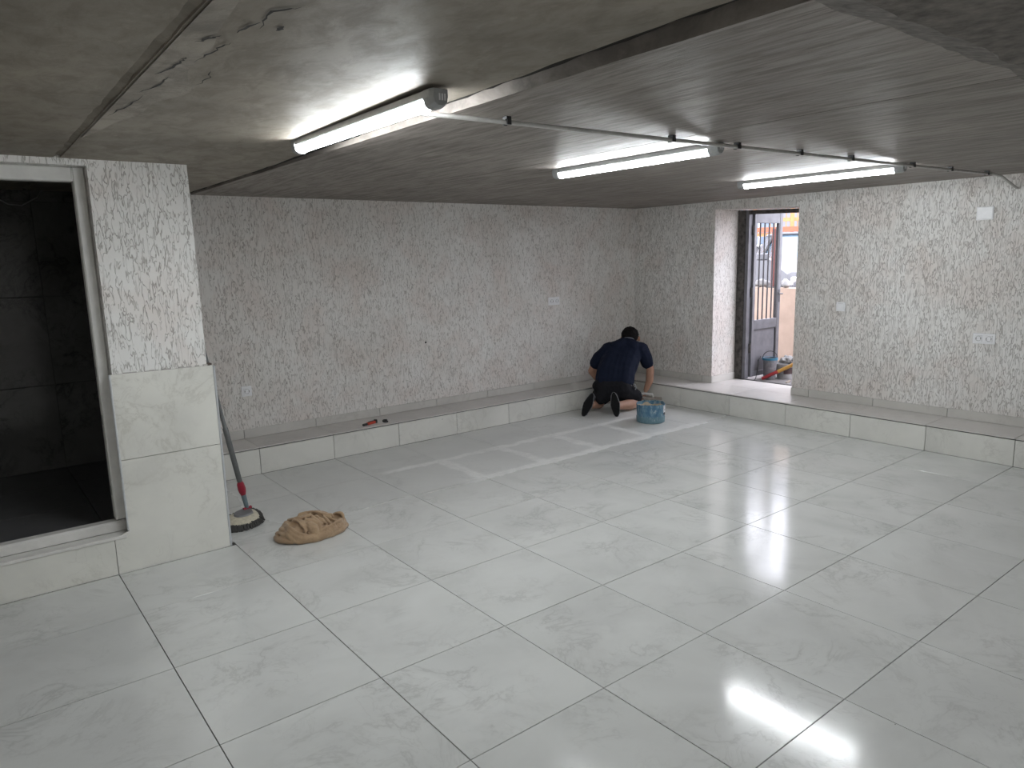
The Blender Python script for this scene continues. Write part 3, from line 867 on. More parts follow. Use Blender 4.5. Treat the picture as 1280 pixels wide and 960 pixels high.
me = blob([((-0.06, 0, 0.03), 0.03, (0.06, 0.02, 0.035), 0.032), ((0, -0.03, 0.03), 0.032, (0.03, 0.05, 0.05), 0.028), ((0.03, 0, 0.05), 0.03, (0.08, 0, 0.03), 0.025)], 0.008, 2, lambda c: 0.012*noise.noise(c*40))
zmin = min(v.co.z for v in me.vertices)
for v in me.vertices: v.co.z -= zmin
tag(obj('crumpled_rag', me, M_SACK, None, (5.40, 1.945, 0.368), (0, 0, -0.4), smooth=True), 'crumpled pale rag lying on the white bucket outside', 'rag')
br_ = empty('long_handled_brush', (5.27, 2.17, 0.2), 0, 'red and yellow long handled brush lying across the outside step', 'brush')
pa, pb, pc = Vector((5.10, 2.05, 0.222)), Vector((5.19, 1.92, 0.30)), Vector((5.45, 1.62, 0.50))
obj('red_grip', tube([tuple(pa-br_.location), tuple(pb-br_.location)], [0.016, 0.019], 10), plain('red_plastic', (0.22, 0.008, 0.012), 0.4), br_, smooth=True)
obj('yellow_handle', tube([tuple(pb-br_.location), tuple(pc-br_.location)], [0.019, 0.020], 10), plain('yellow_plastic', (0.34, 0.18, 0.03), 0.45), br_, smooth=True)
tag(obj('black_cable', tube([(5.20, 2.135, 0.45), (5.155, 2.135, 0.41), (5.135, 2.13, 0.30), (5.10, 2.125, 0.215), (5.072, 2.12, 0.206)], 0.005, 6), M_BLACK, smooth=True), 'black cable hanging from the grey bucket beside the metal door', 'cable')
for k, (x, y, a) in enumerate(((5.20, 1.80, 0.3), (5.13, 1.66, 1.2), (5.30, 1.72, 2.0))):
    bm = B(-0.07, 0.07, -0.012, 0.012, 0, 0.012, 0.002)
    tag(obj('wood_offcut', bm, plain('pale_wood', (0.28, 0.24, 0.20), 0.8), None, (x, y, 0.2), (0, 0, a)), ['pale wood offcut on the outside step below the brush', 'pale wood offcut nearest the door threshold', 'pale wood offcut beside the white bucket'][k], 'wood offcut', 'offcuts outside the doorway')

# ------------------------------------------------------------------ mop
mp = empty('flat_mop', (-0.435, 2.10, 0), 0, 'grey mop with red collar and shaggy dark fringe leaning behind the pillar', 'mop')
rx, ay = Vector((0.786, -0.618, 0)), Vector((0.618, 0.786, 0))
def lp(r_, a_, z): return tuple(rx*r_ + ay*a_ + Vector((0, 0, z)))
def outline(k, n, sc=1.0, sq=0.0):
    a = 2*PI*k/n
    c, s = math.cos(a), math.sin(a)
    taper = 1.0 - 0.35*max(0, s)
    return c*0.105*sc*taper, (s*0.145*sc)-0.02
bm = bmesh.new(); n = 40
r0 = [bm.verts.new(lp(*outline(k, n, 1.0), 0.004)) for k in range(n)]
r1 = [bm.verts.new(lp(*outline(k, n, 1.02), 0.02)) for k in range(n)]
r2 = [bm.verts.new(lp(*outline(k, n, 0.86), 0.040)) for k in range(n)]
r3 = [bm.verts.new(lp(*outline(k, n, 0.50), 0.050)) for k in range(n)]
bm.faces.new(r0[::-1]); bm.faces.new(r3)
for p, q in ((r0, r1), (r1, r2), (r2, r3)):
    for k in range(n): bm.faces.new((p[k], p[(k+1) % n], q[(k+1) % n], q[k]))
obj('pad', bm, plain('cream_pad', (0.52, 0.48, 0.38), 0.9, 0, 0.2, 60, 0.5), mp, smooth=True)
bm = bmesh.new(); rnd = random.Random(3)
for k in range(620):
    t = rnd.random()*n
    r_, a_ = outline(t, n, rnd.uniform(0.93, 1.03))
    ro, ao = outline(t + rnd.uniform(-0.6, 0.6), n, rnd.uniform(1.10, 1.22) + (0.10 if 20 < t < 40 else 0))
    z0 = rnd.uniform(0.006, 0.030)
    tube([lp(r_, a_, z0), lp((r_+ro)/2, (a_+ao)/2, z0*0.9+0.006), lp(ro, ao, max(0.004, z0-0.018))], [0.0035, 0.0045, 0.003], 5, bm)
tag(obj('fringe', bm, plain('dark_fringe', (0.06, 0.058, 0.055), 0.95), mp), kind='stuff')
bm = bmesh.new()
r0 = [bm.verts.new(lp(*(Vector(outline(k, n, 0.56)) + Vector((0, 0.018))), 0.046)) for k in range(n)]
r1 = [bm.verts.new(lp(*(Vector(outline(k, n, 0.50)) + Vector((0, 0.018))), 0.060)) for k in range(n)]
bm.faces.new(r0[::-1]); bm.faces.new(r1)
for k in range(n): bm.faces.new((r0[k], r0[(k+1) % n], r1[(k+1) % n], r1[k]))
hd_ = obj('head_plate', bm, plain('mop_grey', (0.16, 0.16, 0.165), 0.45), mp)
M_MRED = plain('mop_red', (0.28, 0.01, 0.03), 0.4)
obj('pedal', tube([lp(-0.015, 0.035, 0.061), lp(0.020, 0.075, 0.064)], 0.010, 8), M_MRED, hd_, smooth=True)
hb, ht = Vector(lp(0.0, 0.055, 0.066)), Vector((-0.165, -0.02, 1.20))
hv = ht-hb
def hp(t): return tuple(hb+hv*t)
obj('joint', tube([hp(0.0), hp(0.085)], [0.013, 0.016], 12), plain('mop_slate', (0.15, 0.20, 0.22), 0.45), mp, smooth=True)
obj('collar', tube([hp(0.080), hp(0.095), hp(0.115), hp(0.145), hp(0.158)], [0.016, 0.021, 0.024, 0.021, 0.015], 14), M_MRED, mp, smooth=True)
obj('handle', tube([hp(0.150), hp(0.165), hp(0.47), hp(0.475), hp(1.0)], [0.013, 0.0165, 0.0165, 0.012, 0.012], 12), plain('mop_pole', (0.11, 0.115, 0.115), 0.4, 0.2), mp, smooth=True)

# ------------------------------------------------------------------ towel heap on the floor
def tp(r_, a_, z): return Vector(rx*r_ + ay*a_ + Vector((0, 0, z)))
def arc(pts, rad, n=26):
    """smooth path through control points (Catmull-Rom) -> chain"""
    P = [Vector(p) for p in pts]; P = [P[0]*2-P[1]] + P + [P[-1]*2-P[-2]]
    out = []
    m = len(P)-3
    for i in range(n+1):
        t = min(i/n*m, m-1e-6); k = int(t); u = t-k
        p0, p1, p2, p3 = P[k:k+4]
        v = 0.5*((2*p1)+(p2-p0)*u+(2*p0-5*p1+4*p2-p3)*u*u+(3*p1-p0-3*p2+p3)*u**3)
        f = i/n*(len(rad)-1); a = int(min(f, len(rad)-1.001)); rr_ = rad[a]+(rad[a+1]-rad[a])*(f-a)
        out.append((tuple(tp(*v)), rr_))
    return chain(out)
TW0 = Vector((-0.205, 1.600, 0.0))
ex_ = (rx*0.80 + ay*0.60).normalized(); ey_ = Vector((-ex_.y, ex_.x, 0))
SA = (0.210, 0.128, 0.112)
def ray_mound(cx, cy, lift=0.0):
    """photo position on the heap -> point on the heap's rough ellipsoid"""
    X, Y = 330+cx/10.667, 620+cy/10.667
    d = (rt*((X-640)/FPX) - up*((Y-480)/FPX) + fw)
    o = CAM-TW0
    def n3(v): return Vector((v.dot(ex_)/SA[0], v.dot(ey_)/SA[1], v.z/SA[2]))
    O, D = n3(o), n3(d)
    a_, b_, c_ = D.dot(D), 2*O.dot(D), O.dot(O)-1
    disc = b_*b_-4*a_*c_
    t = (-b_-math.sqrt(disc))/(2*a_) if disc > 0 else -b_/(2*a_)
    P = o+d*t
    if disc <= 0:
        Q = n3(P).normalized(); P = ex_*Q.x*SA[0]+ey_*Q.y*SA[1]+Vector((0, 0, Q.z*SA[2]))
    P.z = max(P.z+lift-0.010, 0.006)
    return P
def fold(pts, rad, lift=0.0, n=20):
    P = [ray_mound(x, y, lift) for x, y in pts]; P = [P[0]*2-P[1]] + P + [P[-1]*2-P[-2]]
    out = []; m = len(P)-3
    for i in range(n+1):
        t = min(i/n*m, m-1e-6); k = int(t); u = t-k
        p0, p1, p2, p3 = P[k:k+4]
        v = 0.5*((2*p1)+(p2-p0)*u+(2*p0-5*p1+4*p2-p3)*u*u+(3*p1-p0-3*p2+p3)*u**3)
        f = i/n*(len(rad)-1); a = int(min(f, len(rad)-1.001)); rr_ = 1.32*(rad[a]+(rad[a+1]-rad[a])*(f-a))
        v.z = max(v.z, rr_*0.8)
        out.append((tuple(v), rr_))
    return chain(out)
sg = []
def core(fx, fy, z, r_): return tuple(ex_*fx+ey_*fy+Vector((0, 0, z))), r_
for a_, b_ in ((core(-0.12, 0.02, 0.042, 0.055), core(0.0, 0.0, 0.044, 0.062)), (core(0.0, 0.0, 0.044, 0.062), core(0.12, 0.01, 0.04, 0.042)), (core(-0.10, -0.035, 0.03, 0.055), core(0.06, -0.04, 0.032, 0.055)), (core(-0.08, 0.05, 0.036, 0.055), core(0.08, 0.045, 0.035, 0.05))):
    sg.append((a_[0], a_[1], b_[0], b_[1]))
F = [([(230, 360), (330, 445), (430, 535), (540, 580), (650, 570), (770, 525), (890, 455), (1010, 385), (1110, 320), (1160, 250)], [0.012, 0.017, 0.019, 0.018, 0.014, 0.012], 0.002),
     ([(210, 395), (310, 490), (410, 575), (510, 612), (640, 610), (780, 575)], [0.013, 0.015, 0.014, 0.010], 0.0),
     ([(165, 490), (250, 500), (345, 530)], [0.014, 0.013, 0.010], 0.0), ([(150, 560), (250, 580), (390, 600)], [0.014, 0.013, 0.010], 0.0),
     ([(180, 425), (255, 440), (315, 480)], [0.013, 0.012, 0.010], 0.0),
     ([(215, 340), (290, 265), (400, 215), (450, 195)], [0.014, 0.015, 0.012], 0.0), ([(235, 345), (370, 325), (500, 312), (600, 285)], [0.012, 0.012, 0.009], 0.004),
     ([(290, 300), (420, 268), (560, 258)], [0.012, 0.012, 0.009], 0.006),
     ([(430, 215), (510, 170), (600, 150), (700, 190), (800, 232), (910, 268)], [0.014, 0.018, 0.016, 0.012, 0.010], 0.006),
     ([(460, 240), (600, 232), (740, 258), (880, 290)], [0.009, 0.010, 0.009], 0.010),
     ([(385, 352), (470, 362), (530, 420), (560, 480)], [0.010, 0.011, 0.009], 0.008),
     ([(600, 380), (650, 430), (680, 480)], [0.020, 0.026, 0.018], 0.002), ([(680, 340), (740, 385), (750, 450)], [0.010, 0.012, 0.010], 0.006),
     ([(560, 330), (640, 330), (700, 360)], [0.012, 0.013, 0.010], 0.006),
     ([(610, 255), (690, 315), (780, 378)], [0.008, 0.0095, 0.007], 0.010), ([(690, 272), (765, 325), (830, 378)], [0.008, 0.0095, 0.007], 0.010),
     ([(790, 290), (845, 340), (890, 380)], [0.007, 0.009, 0.007], 0.010), ([(880, 300), (935, 335), (1000, 375)], [0.007, 0.009, 0.007], 0.010),
     ([(780, 420), (860, 405), (950, 395)], [0.010, 0.010, 0.008], 0.004),
     ([(800, 575), (920, 525), (1040, 465), (1130, 395)], [0.012, 0.013, 0.012], 0.0), ([(860, 520), (980, 455), (1080, 395)], [0.008, 0.009, 0.008], 0.002)]
for pts_, rad_, lf in F: sg += fold(pts_, rad_, lf)
# overlapping layers: sheets whose free edge stands proud of the heap
def path(pts, lift, n):
    P = [ray_mound(x, y, lift) for x, y in pts]; P = [P[0]*2-P[1]] + P + [P[-1]*2-P[-2]]
    out = []; m = len(P)-3
    for i in range(n+1):
        t = min(i/n*m, m-1e-6); k = int(t); u = t-k
        p0, p1, p2, p3 = P[k:k+4]
        out.append(0.5*((2*p1)+(p2-p0)*u+(2*p0-5*p1+4*p2-p3)*u*u+(3*p1-p0-3*p2+p3)*u**3))
    return out
def sheet(edge, foot, le, lf, n=22, r_=0.0055):
    A, Bq = path(edge, le, n), path(foot, lf, n)
    out = []
    for i in range(n+1):
        rowp = []
        for k in range(4):
            u = k/3
            p_ = A[i].lerp(Bq[i], u); p_.z = max(p_.z + 0.006*math.sin(PI*u), r_)
            rowp.append((tuple(p_), r_*(1.35 if k == 0 else 1.0)))
        out.append(rowp)
    segs = []
    for i in range(n):
        for k in range(4):
            segs.append((out[i][k][0], out[i][k][1], out[i+1][k][0], out[i+1][k][1]))
            if k < 3: segs.append((out[i][k][0], out[i][k][1], out[i][k+1][0], out[i][k+1][1]))
            if k < 3: segs.append((out[i][k][0], out[i][k][1]*0.9, out[i+1][k+1][0], out[i+1][k+1][1]*0.9))
    return segs
sg += sheet([(440, 238), (560, 238), (660, 246), (760, 264), (905, 290)], [(445, 190), (530, 150), (620, 140), (720, 185), (890, 258)], 0.026, 0.016)
sg += sheet([(232, 362), (330, 436), (430, 520), (540, 556), (650, 552), (770, 497), (890, 427), (1010, 357), (1100, 312)],
            [(175, 445), (290, 540), (410, 606), (520, 628), (650, 622), (790, 588), (920, 528), (1040, 468), (1150, 385)], 0.024, 0.002, 34)
sg += sheet([(330, 352), (430, 334), (520, 320), (605, 290)], [(215, 335), (290, 262), (390, 215), (440, 200)], 0.024, 0.004, 16)
sg += sheet([(520, 440), (470, 380), (400, 352)], [(640, 420), (600, 360), (520, 330)], 0.022, 0.006, 12)
# twisted end: a lump with a rolled lip round a hollow
lc = ex_*0.172+ey_*0.004
sg += chain([(tuple(lc-ex_*0.05+Vector((0, 0, 0.035))), 0.036), (tuple(lc+Vector((0, 0, 0.046))), 0.038), (tuple(lc+ex_*0.012+Vector((0, 0, 0.030))), 0.034)])
hc = lc-fw*0.022+Vector((0, 0, 0.058))
sg += chain([(tuple(hc+rt*(0.034*math.cos(a))+up*(0.031*math.sin(a))), 0.012) for a in [math.radians(215-17*k) for k in range(17)]])
# creases: valleys between the folds
CR = [([(225, 375), (310, 450), (350, 500)], 0.014), ([(350, 350), (420, 332), (520, 320), (605, 290)], 0.018),
      ([(430, 200), (455, 240), (560, 245), (660, 255), (760, 272), (900, 292)], 0.018),
      ([(390, 356), (480, 382), (530, 450), (585, 502), (650, 525), (725, 512)], 0.022), ([(600, 250), (690, 292), (760, 355), (805, 382)], 0.016),
      ([(770, 282), (820, 342), (862, 382)], 0.015), ([(890, 310), (930, 350), (982, 382)], 0.014),
      ([(760, 560), (860, 530), (960, 470), (1060, 402), (1115, 335)], 0.012), ([(200, 470), (335, 480)], 0.014), ([(190, 530), (300, 535), (385, 548)], 0.016),
      ([(1000, 510), (1135, 418)], 0.010), ([(290, 300), (430, 288), (560, 275)], 0.008), ([(700, 350), (770, 400), (770, 460)], 0.010), ([(560, 330), (610, 360), (600, 420)], 0.008),
      ([(330, 590), (450, 560), (560, 615)], 0.006)]
CS = []
for pl, dp in CR:
    P3 = [ray_mound(x, y, 0.010) for x, y in pl]
    CS += [(a_, b_, dp) for a_, b_ in zip(P3, P3[1:])]
def crease(c):
    h = 0.0
    for a_, b_, dp in CS:
        ab = b_-a_; t = max(0, min(1, (c-a_).dot(ab)/ab.length_squared))
        dd = (c-(a_+ab*t)).length
        if dd < 0.05: h = min(h, -1.5*dp*math.exp(-dd/0.0062)+0.3*dp*math.exp(-((dd-0.014)/0.010)**2))
    dh = (c-hc).length
    if dh < 0.06: h = min(h, -0.022*math.exp(-(dh/0.020)**2))
    return h + 0.006*noise.noise(c*17) + 0.0035*noise.noise(c*34) + 0.0015*noise.noise(c*110)
me = blob(sg, 0.0036, 1, crease)
zmin = min(v.co.z for v in me.vertices)
for v in me.vertices: v.co.z = max(v.co.z, -0.002)+0.002
tw, nt, b = new_mat('tan_towel')
v = coords(nt)
fz = noise_tex(nt, v, 320, 3, 0.7)
c = mix(nt, ramp(nt, noise_tex(nt, v, 11, 3), [(0.4, 0.0), (0.7, 1.0)]), (0.45, 0.32, 0.20), (0.35, 0.24, 0.15))
c = mix(nt, ramp(nt, fz, [(0.3, 0.0), (0.7, 0.35)]), c, (0.24, 0.16, 0.10))
L(nt, c, b.inputs['Base Color']); b.inputs['Roughness'].default_value = 1.0
b.inputs['Sheen Weight'].default_value = 0.3; b.inputs['Specular IOR Level'].default_value = 0.1
bump(nt, b, fz, 0.6, 0.003)
tag(obj('towel', me, tw, None, TW0, smooth=True), 'crumpled tan towel lying in a heap on the tiled floor', 'towel')

# ------------------------------------------------------------------ small things on the ledge
kn = empty('utility_knife', (0.975, 3.13, ZL), math.radians(18), 'small red and black utility knife lying on the ledge', 'knife')
obj('body', B(-0.035, 0.055, -0.014, 0.014, 0.0, 0.022, 0.005), plain('knife_red', (0.50, 0.06, 0.03), 0.45), kn)
obj('nose', B(-0.085, -0.034, -0.012, 0.012, 0.001, 0.019, 0.005), M_BLACK, kn)
obj('end_cap', B(0.054, 0.075, -0.015, 0.015, 0.0, 0.030, 0.004), M_BLACK, kn)
obj('slider', B(-0.02, 0.04, -0.006, 0.006, 0.022, 0.027, 0.002), M_BLACK, kn)
tag(obj('black_ring', tube([(0.02*math.cos(a), 0.02*math.sin(a), 0.010+0.004*math.sin(a)) for a in [0.4+5.0*k/14 for k in range(15)]], 0.008, 8), M_BLACK, None, (1.115, 3.12, ZL-0.001), smooth=True), 'small broken black ring on the ledge beside the red knife', 'ring')

# ------------------------------------------------------------------ blue mortar bucket
M_BLUE, nt, b = new_mat('dirty_blue_plastic')
v = coords(nt, (1, 1, 0.45))
f1 = ramp(nt, noise_tex(nt, v, 24, 5, 0.7, 0.4), [(0.42, 0.0), (0.62, 1.0)])
c = mix(nt, f1, (0.06, 0.155, 0.25), (0.17, 0.29, 0.36))
tcn = nt.nodes.new('ShaderNodeTexCoord'); sp = nt.nodes.new('ShaderNodeSeparateXYZ'); L(nt, tcn.outputs['Object'], sp.inputs[0])
low = nt.nodes.new('ShaderNodeMapRange'); low.inputs[1].default_value = 0.075; low.inputs[2].default_value = 0.055
L(nt, math_n(nt, 'ADD', sp.outputs[2], math_n(nt, 'MULTIPLY', math_n(nt, 'SUBTRACT', noise_tex(nt, v, 30, 3), 0.5), 0.02)), low.inputs[0])
c = mix(nt, math_n(nt, 'MULTIPLY', low.outputs[0], 0.75), c, (0.13, 0.22, 0.25))
f2 = ramp(nt, noise_tex(nt, v, 46, 4, 0.7), [(0.58, 0.0), (0.66, 1.0)])
c = mix(nt, math_n(nt, 'MULTIPLY', f2, 0.55), c, (0.50, 0.55, 0.56))
L(nt, c, b.inputs['Base Color']); b.inputs['Roughness'].default_value = 0.55
bk = empty('mortar_bucket', (3.435, 2.165, 0), 0, 'cut down blue bucket splashed with mortar beside the kneeling person', 'bucket')
bm = bmesh.new(); n = 64
def rimz(k):
    a = 2*PI*k/n
    return 0.178 + 0.012*noise.noise((math.cos(a)*2.5, math.sin(a)*2.5, 3)) + 0.010*noise.noise((math.cos(a)*9, math.sin(a)*9, 1))
rings = []
for (r_, zf) in ((0.0, 0), (0.124, 0), (0.133, 0.006), (0.135, 0.055), (0.131, 0.062), (0.132, 0.10), (0.134, 1), (0.129, 1), (0.126, 0.01), (0.0, 0.01)):
    if r_ == 0: rings.append([bm.verts.new((0, 0, zf))])
    else: rings.append([bm.verts.new((r_*math.cos(2*PI*k/n), r_*math.sin(2*PI*k/n), rimz(k) if zf == 1 else zf)) for k in range(n)])
for p, q in zip(rings, rings[1:]):
    for k in range(n):
        f = [p[k % len(p)], p[(k+1) % len(p)], q[(k+1) % len(q)], q[k % len(q)]]
        u = []
        for x in f:
            if x not in u: u.append(x)
        if len(u) > 2: bm.faces.new(u)
obj('shell', bm, M_BLUE, bk, smooth=True)
def wrap_patch(a0, a1, z0, z1, rad):
    bm = bmesh.new(); q = []
    for k in range(11):
        a = math.radians(a0+(a1-a0)*k/10)
        q.append([bm.verts.new((rad*math.cos(a), rad*math.sin(a), z)) for z in (z0, z1)])
    for p, s in zip(q, q[1:]): bm.faces.new((p[0], s[0], s[1], p[1]))
    return bm
sticker = obj('label_sticker', wrap_patch(-78, -46, 0.10, 0.165, 0.1352), plain('label_white', (0.66, 0.68, 0.68), 0.5, 0, 0.15, 60), bk)
obj('label_print', wrap_patch(-76, -50, 0.075, 0.098, 0.1353), plain('label_black', (0.03, 0.03, 0.035), 0.5), sticker)
obj('label_print', wrap_patch(-70, -58, 0.118, 0.130, 0.1355), plain('label_grey', (0.30, 0.34, 0.36), 0.5), sticker)
bm = bmesh.new(); q = []
for i in range(13):
    rr_ = 0.1265*i/12
    q.append([bm.verts.new((rr_*math.cos(2*PI*k/40), rr_*math.sin(2*PI*k/40), 0.128+0.022*noise.noise((rr_*22*math.cos(2*PI*k/40), rr_*22*math.sin(2*PI*k/40), 7)) + 0.02*(i/12)**4)) for k in range(40)] if i else [bm.verts.new((0, 0, 0.13))])
for p, s in zip(q, q[1:]):
    for k in range(40):
        if len(p) == 1: bm.faces.new((p[0], s[k], s[(k+1) % 40]))
        else: bm.faces.new((p[k], s[k], s[(k+1) % 40], p[(k+1) % 40]))
tag(obj('mortar_mix', bm, plain('tan_mortar', (0.40, 0.34, 0.25), 0.9, 0, 0.2, 40, 0.6), None, (3.435, 2.165, 0.0), smooth=True), 'tan mortar mix filling the blue bucket to its rim', 'mortar')

# ------------------------------------------------------------------ the person
PF = math.radians(42)
pf, ps = Vector((math.cos(PF), math.sin(PF), 0)), Vector((math.sin(PF), -math.cos(PF), 0))
PO = Vector((3.23, 2.64, 0))
person = empty('person', PO, 0, 'person in navy t-shirt and dark shorts kneeling and bent over in the corner', 'person')
def q(f, s, z): return tuple(pf*f + ps*s + Vector((0, 0, z)))
def ch(*pts): return chain([(q(*p[:3]), p[3]) for p in pts])
pel_l, pel_r = (0.33, 0.04, 0.235), (0.33, 0.20, 0.235)
sk = []
# trunk
for d in (-1, -0.5, 0, 0.5, 1):
    sk += ch((0.33, 0.12+0.075*d, 0.23, 0.098), (0.40, 0.14+0.068*d, 0.345, 0.088), (0.52, 0.18+0.07*d, 0.47, 0.088), (0.62, 0.225+0.07*d, 0.575, 0.075))
sk += ch((0.63, 0.235, 0.59, 0.07), (0.68, 0.262, 0.668, 0.052), (0.72, 0.275, 0.705, 0.052))
# head: cranium, face, jaw, nose, ears
sk += ch((0.735, 0.285, 0.720, 0.087), (0.775, 0.288, 0.710, 0.084), (0.805, 0.29, 0.655, 0.054))
sk += ch((0.848, 0.293, 0.686, 0.012), (0.862, 0.294, 0.665, 0.013))
for s in (-1, 1): sk += ch((0.755, 0.287+s*0.090, 0.706, 0.015), (0.765, 0.287+s*0.093, 0.676, 0.013))
# arms
sk += ch((0.62, 0.06, 0.600, 0.058), (0.61, -0.06, 0.475, 0.048), (0.60, -0.115, 0.365, 0.042), (0.66, -0.02, 0.23, 0.038), (0.70, 0.12, 0.115, 0.026))
sk += ch((0.62, 0.405, 0.600, 0.058), (0.64, 0.465, 0.475, 0.048), (0.66, 0.497, 0.375, 0.043), (0.675, 0.492, 0.25, 0.041), (0.68, 0.455, 0.150, 0.028))
# legs: thigh to knee on the floor, shin back to the ankle
sk += ch((0.33, 0.05, 0.22, 0.10), (0.42, 0.00, 0.15, 0.085), (0.50, -0.02, 0.075, 0.062), (0.36, -0.03, 0.065, 0.058), (0.16, -0.09, 0.085, 0.038))
sk += ch((0.33, 0.20, 0.22, 0.10), (0.40, 0.29, 0.15, 0.085), (0.44, 0.36, 0.075, 0.062), (0.30, 0.285, 0.065, 0.058), (0.13, 0.155, 0.085, 0.038))
# hands: palm, four unequal bent fingers, thumb
def hand(wr, pd_, fd, td, curl):
    """wr wrist, pd_ palm direction, fd side direction across the knuckles, td palm normal"""
    wr, pd_, fd, td = Vector(wr), Vector(pd_).normalized(), Vector(fd).normalized(), Vector(td).normalized()
    out = []
    for e in (-0.022, 0.0, 0.022):
        out.append((tuple(wr+fd*e*0.6), 0.018, tuple(wr+pd_*0.075+fd*e*1.25), 0.014))
    for k, ln in enumerate((0.070, 0.080, 0.074, 0.058)):
        b0 = wr+pd_*0.075+fd*(-0.030+0.020*k)
        d = pd_.copy(); p = b0; r_ = 0.0092
        for j, fr in enumerate((0.42, 0.33, 0.25)):
            ang = curl*(0.6+0.4*j)
            d = (d*math.cos(ang)+td*math.sin(ang)).normalized() if True else d
            n2 = p+d*ln*fr
            out.append((tuple(p), r_, tuple(n2), r_*0.92)); p = n2; r_ *= 0.92
    t0 = wr+pd_*0.022-fd*0.024
    t1 = t0-fd*0.028+pd_*0.026+td*0.012; t2 = t1+pd_*0.026+td*0.018; t3 = t2+pd_*0.018+td*0.012+fd*0.010
    out += [(tuple(t0), 0.014, tuple(t1), 0.0115), (tuple(t1), 0.0115, tuple(t2), 0.010), (tuple(t2), 0.010, tuple(t3), 0.0085)]
    return out
HR = Vector(q(0.68, 0.455, 0.150))
sk += hand(HR, (pf*0.35+ps*-0.15+Vector((0, 0, -0.75))), pf*0.85+ps*0.1+Vector((0, 0, 0.3)), ps*-0.9+pf*-0.1+Vector((0, 0, -0.25)), 0.75)
HL = Vector(q(0.70, 0.12, 0.115))
sk += hand(HL, (pf*0.3+ps*0.75+Vector((0, 0, -0.45))), pf*-0.9+ps*0.3, Vector((0, 0, -0.9))+ps*-0.2, 0.35)
body_me = blob(sk, 0.0065, 3)
M_SKIN = plain('skin', (0.40, 0.225, 0.155), 0.55, 0, 0.08, 25)
obj('body', body_me, M_SKIN, person, smooth=True)
# navy t-shirt
sh = []
for d in (-1, -0.5, 0, 0.5, 1):
    sh += ch((0.355, 0.128+0.105*d, 0.290, 0.098), (0.41, 0.142+0.098*d, 0.375, 0.106), (0.52, 0.18+0.092*d, 0.47, 0.112), (0.615, 0.225+0.092*d, 0.575, 0.102))
sh += ch((0.60, 0.15, 0.612, 0.085), (0.655, 0.25, 0.645, 0.084)) + ch((0.60, 0.32, 0.612, 0.085), (0.655, 0.25, 0.645, 0.084))
sh += ch((0.615, 0.075, 0.600, 0.078), (0.605, -0.03, 0.51, 0.072), (0.60, -0.075, 0.445, 0.068))
sh += ch((0.615, 0.395, 0.600, 0.078), (0.635, 0.450, 0.505, 0.070), (0.65, 0.470, 0.440, 0.066))
sh += ch((0.64, 0.235, 0.628, 0.084), (0.615, 0.060, 0.592, 0.080)) + ch((0.64, 0.245, 0.628, 0.084), (0.617, 0.400, 0.592, 0.080))
# loose tail on the right hip
sh += ch((0.40, 0.24, 0.36, 0.085), (0.375, 0.265, 0.285, 0.062))
def folds(c):
    return 0.007*noise.noise(Vector((c.x*9, c.y*9, c.z*5))) + 0.004*noise.noise(Vector((c.x*26, c.y*26, c.z*10)))
shirt = obj('t_shirt', blob(sh, 0.0075, 3, folds), plain('navy_cotton', (0.007, 0.011, 0.027), 0.85, 0, 0.15, 60, spec=0.2), person, smooth=True)
cp = []
for k in range(24):
    a = 2*PI*k/24
    cp.append(Vector(q(0.672, 0.262, 0.684)) + (ps*math.cos(a)*0.066 + (pf*0.82+Vector((0, 0, -0.55)))*math.sin(a)*0.062))
cp.append(cp[0])
obj('collar', tube(cp, 0.006, 8), plain('collar_grey', (0.16, 0.17, 0.19), 0.8), shirt, smooth=True)
seam = [q(0.405, 0.20, 0.485), q(0.365, 0.215, 0.42), q(0.315, 0.235, 0.355), q(0.295, 0.265, 0.300), q(0.300, 0.31, 0.262)]
obj('pale_piping', tube(seam, 0.0035, 6), plain('piping_grey', (0.22, 0.22, 0.23), 0.8), shirt, smooth=True)
# dark shorts
st = []
for d in (-1, -0.5, 0, 0.5, 1):
    st += ch((0.33, 0.12+0.085*d, 0.215, 0.122), (0.345, 0.122+0.085*d, 0.234, 0.104))
st += ch((0.33, 0.05, 0.21, 0.118), (0.40, 0.01, 0.155, 0.108), (0.455, -0.012, 0.115, 0.092))
st += ch((0.33, 0.20, 0.21, 0.118), (0.385, 0.27, 0.160, 0.108), (0.415, 0.325, 0.120, 0.092))
st += ch((0.30, 0.045, 0.20, 0.10), (0.24, -0.01, 0.13, 0.055)) + ch((0.32, -0.03, 0.27, 0.06), (0.34, -0.055, 0.25, 0.05))
me = blob(st, 0.0075, 3, folds)
for v in me.vertices: v.co.z = max(v.co.z, 0.012)
shorts = obj('shorts', me, plain('black_shorts', (0.010, 0.010, 0.013), 0.85, 0, 0.2, 50, spec=0.2), person, smooth=True)
cord = [q(0.335, 0.325, 0.275), q(0.315, 0.345, 0.262), q(0.318, 0.352, 0.235), q(0.33, 0.345, 0.215)]
obj('drawcord', tube(cord, 0.006, 6), plain('cord_white', (0.42, 0.42, 0.44), 0.8), shorts, smooth=True)
for e_ in (-1, 1):
    ee = lathe([(0.0001, -0.009), (0.007, -0.006), (0.0095, 0.0), (0.007, 0.006), (0.0001, 0.009)], 12)
    obj('eye', ee, plain('eye_dark', (0.03, 0.02, 0.018), 0.2), person, q(0.852, 0.291+e_*0.031, 0.694), smooth=True)
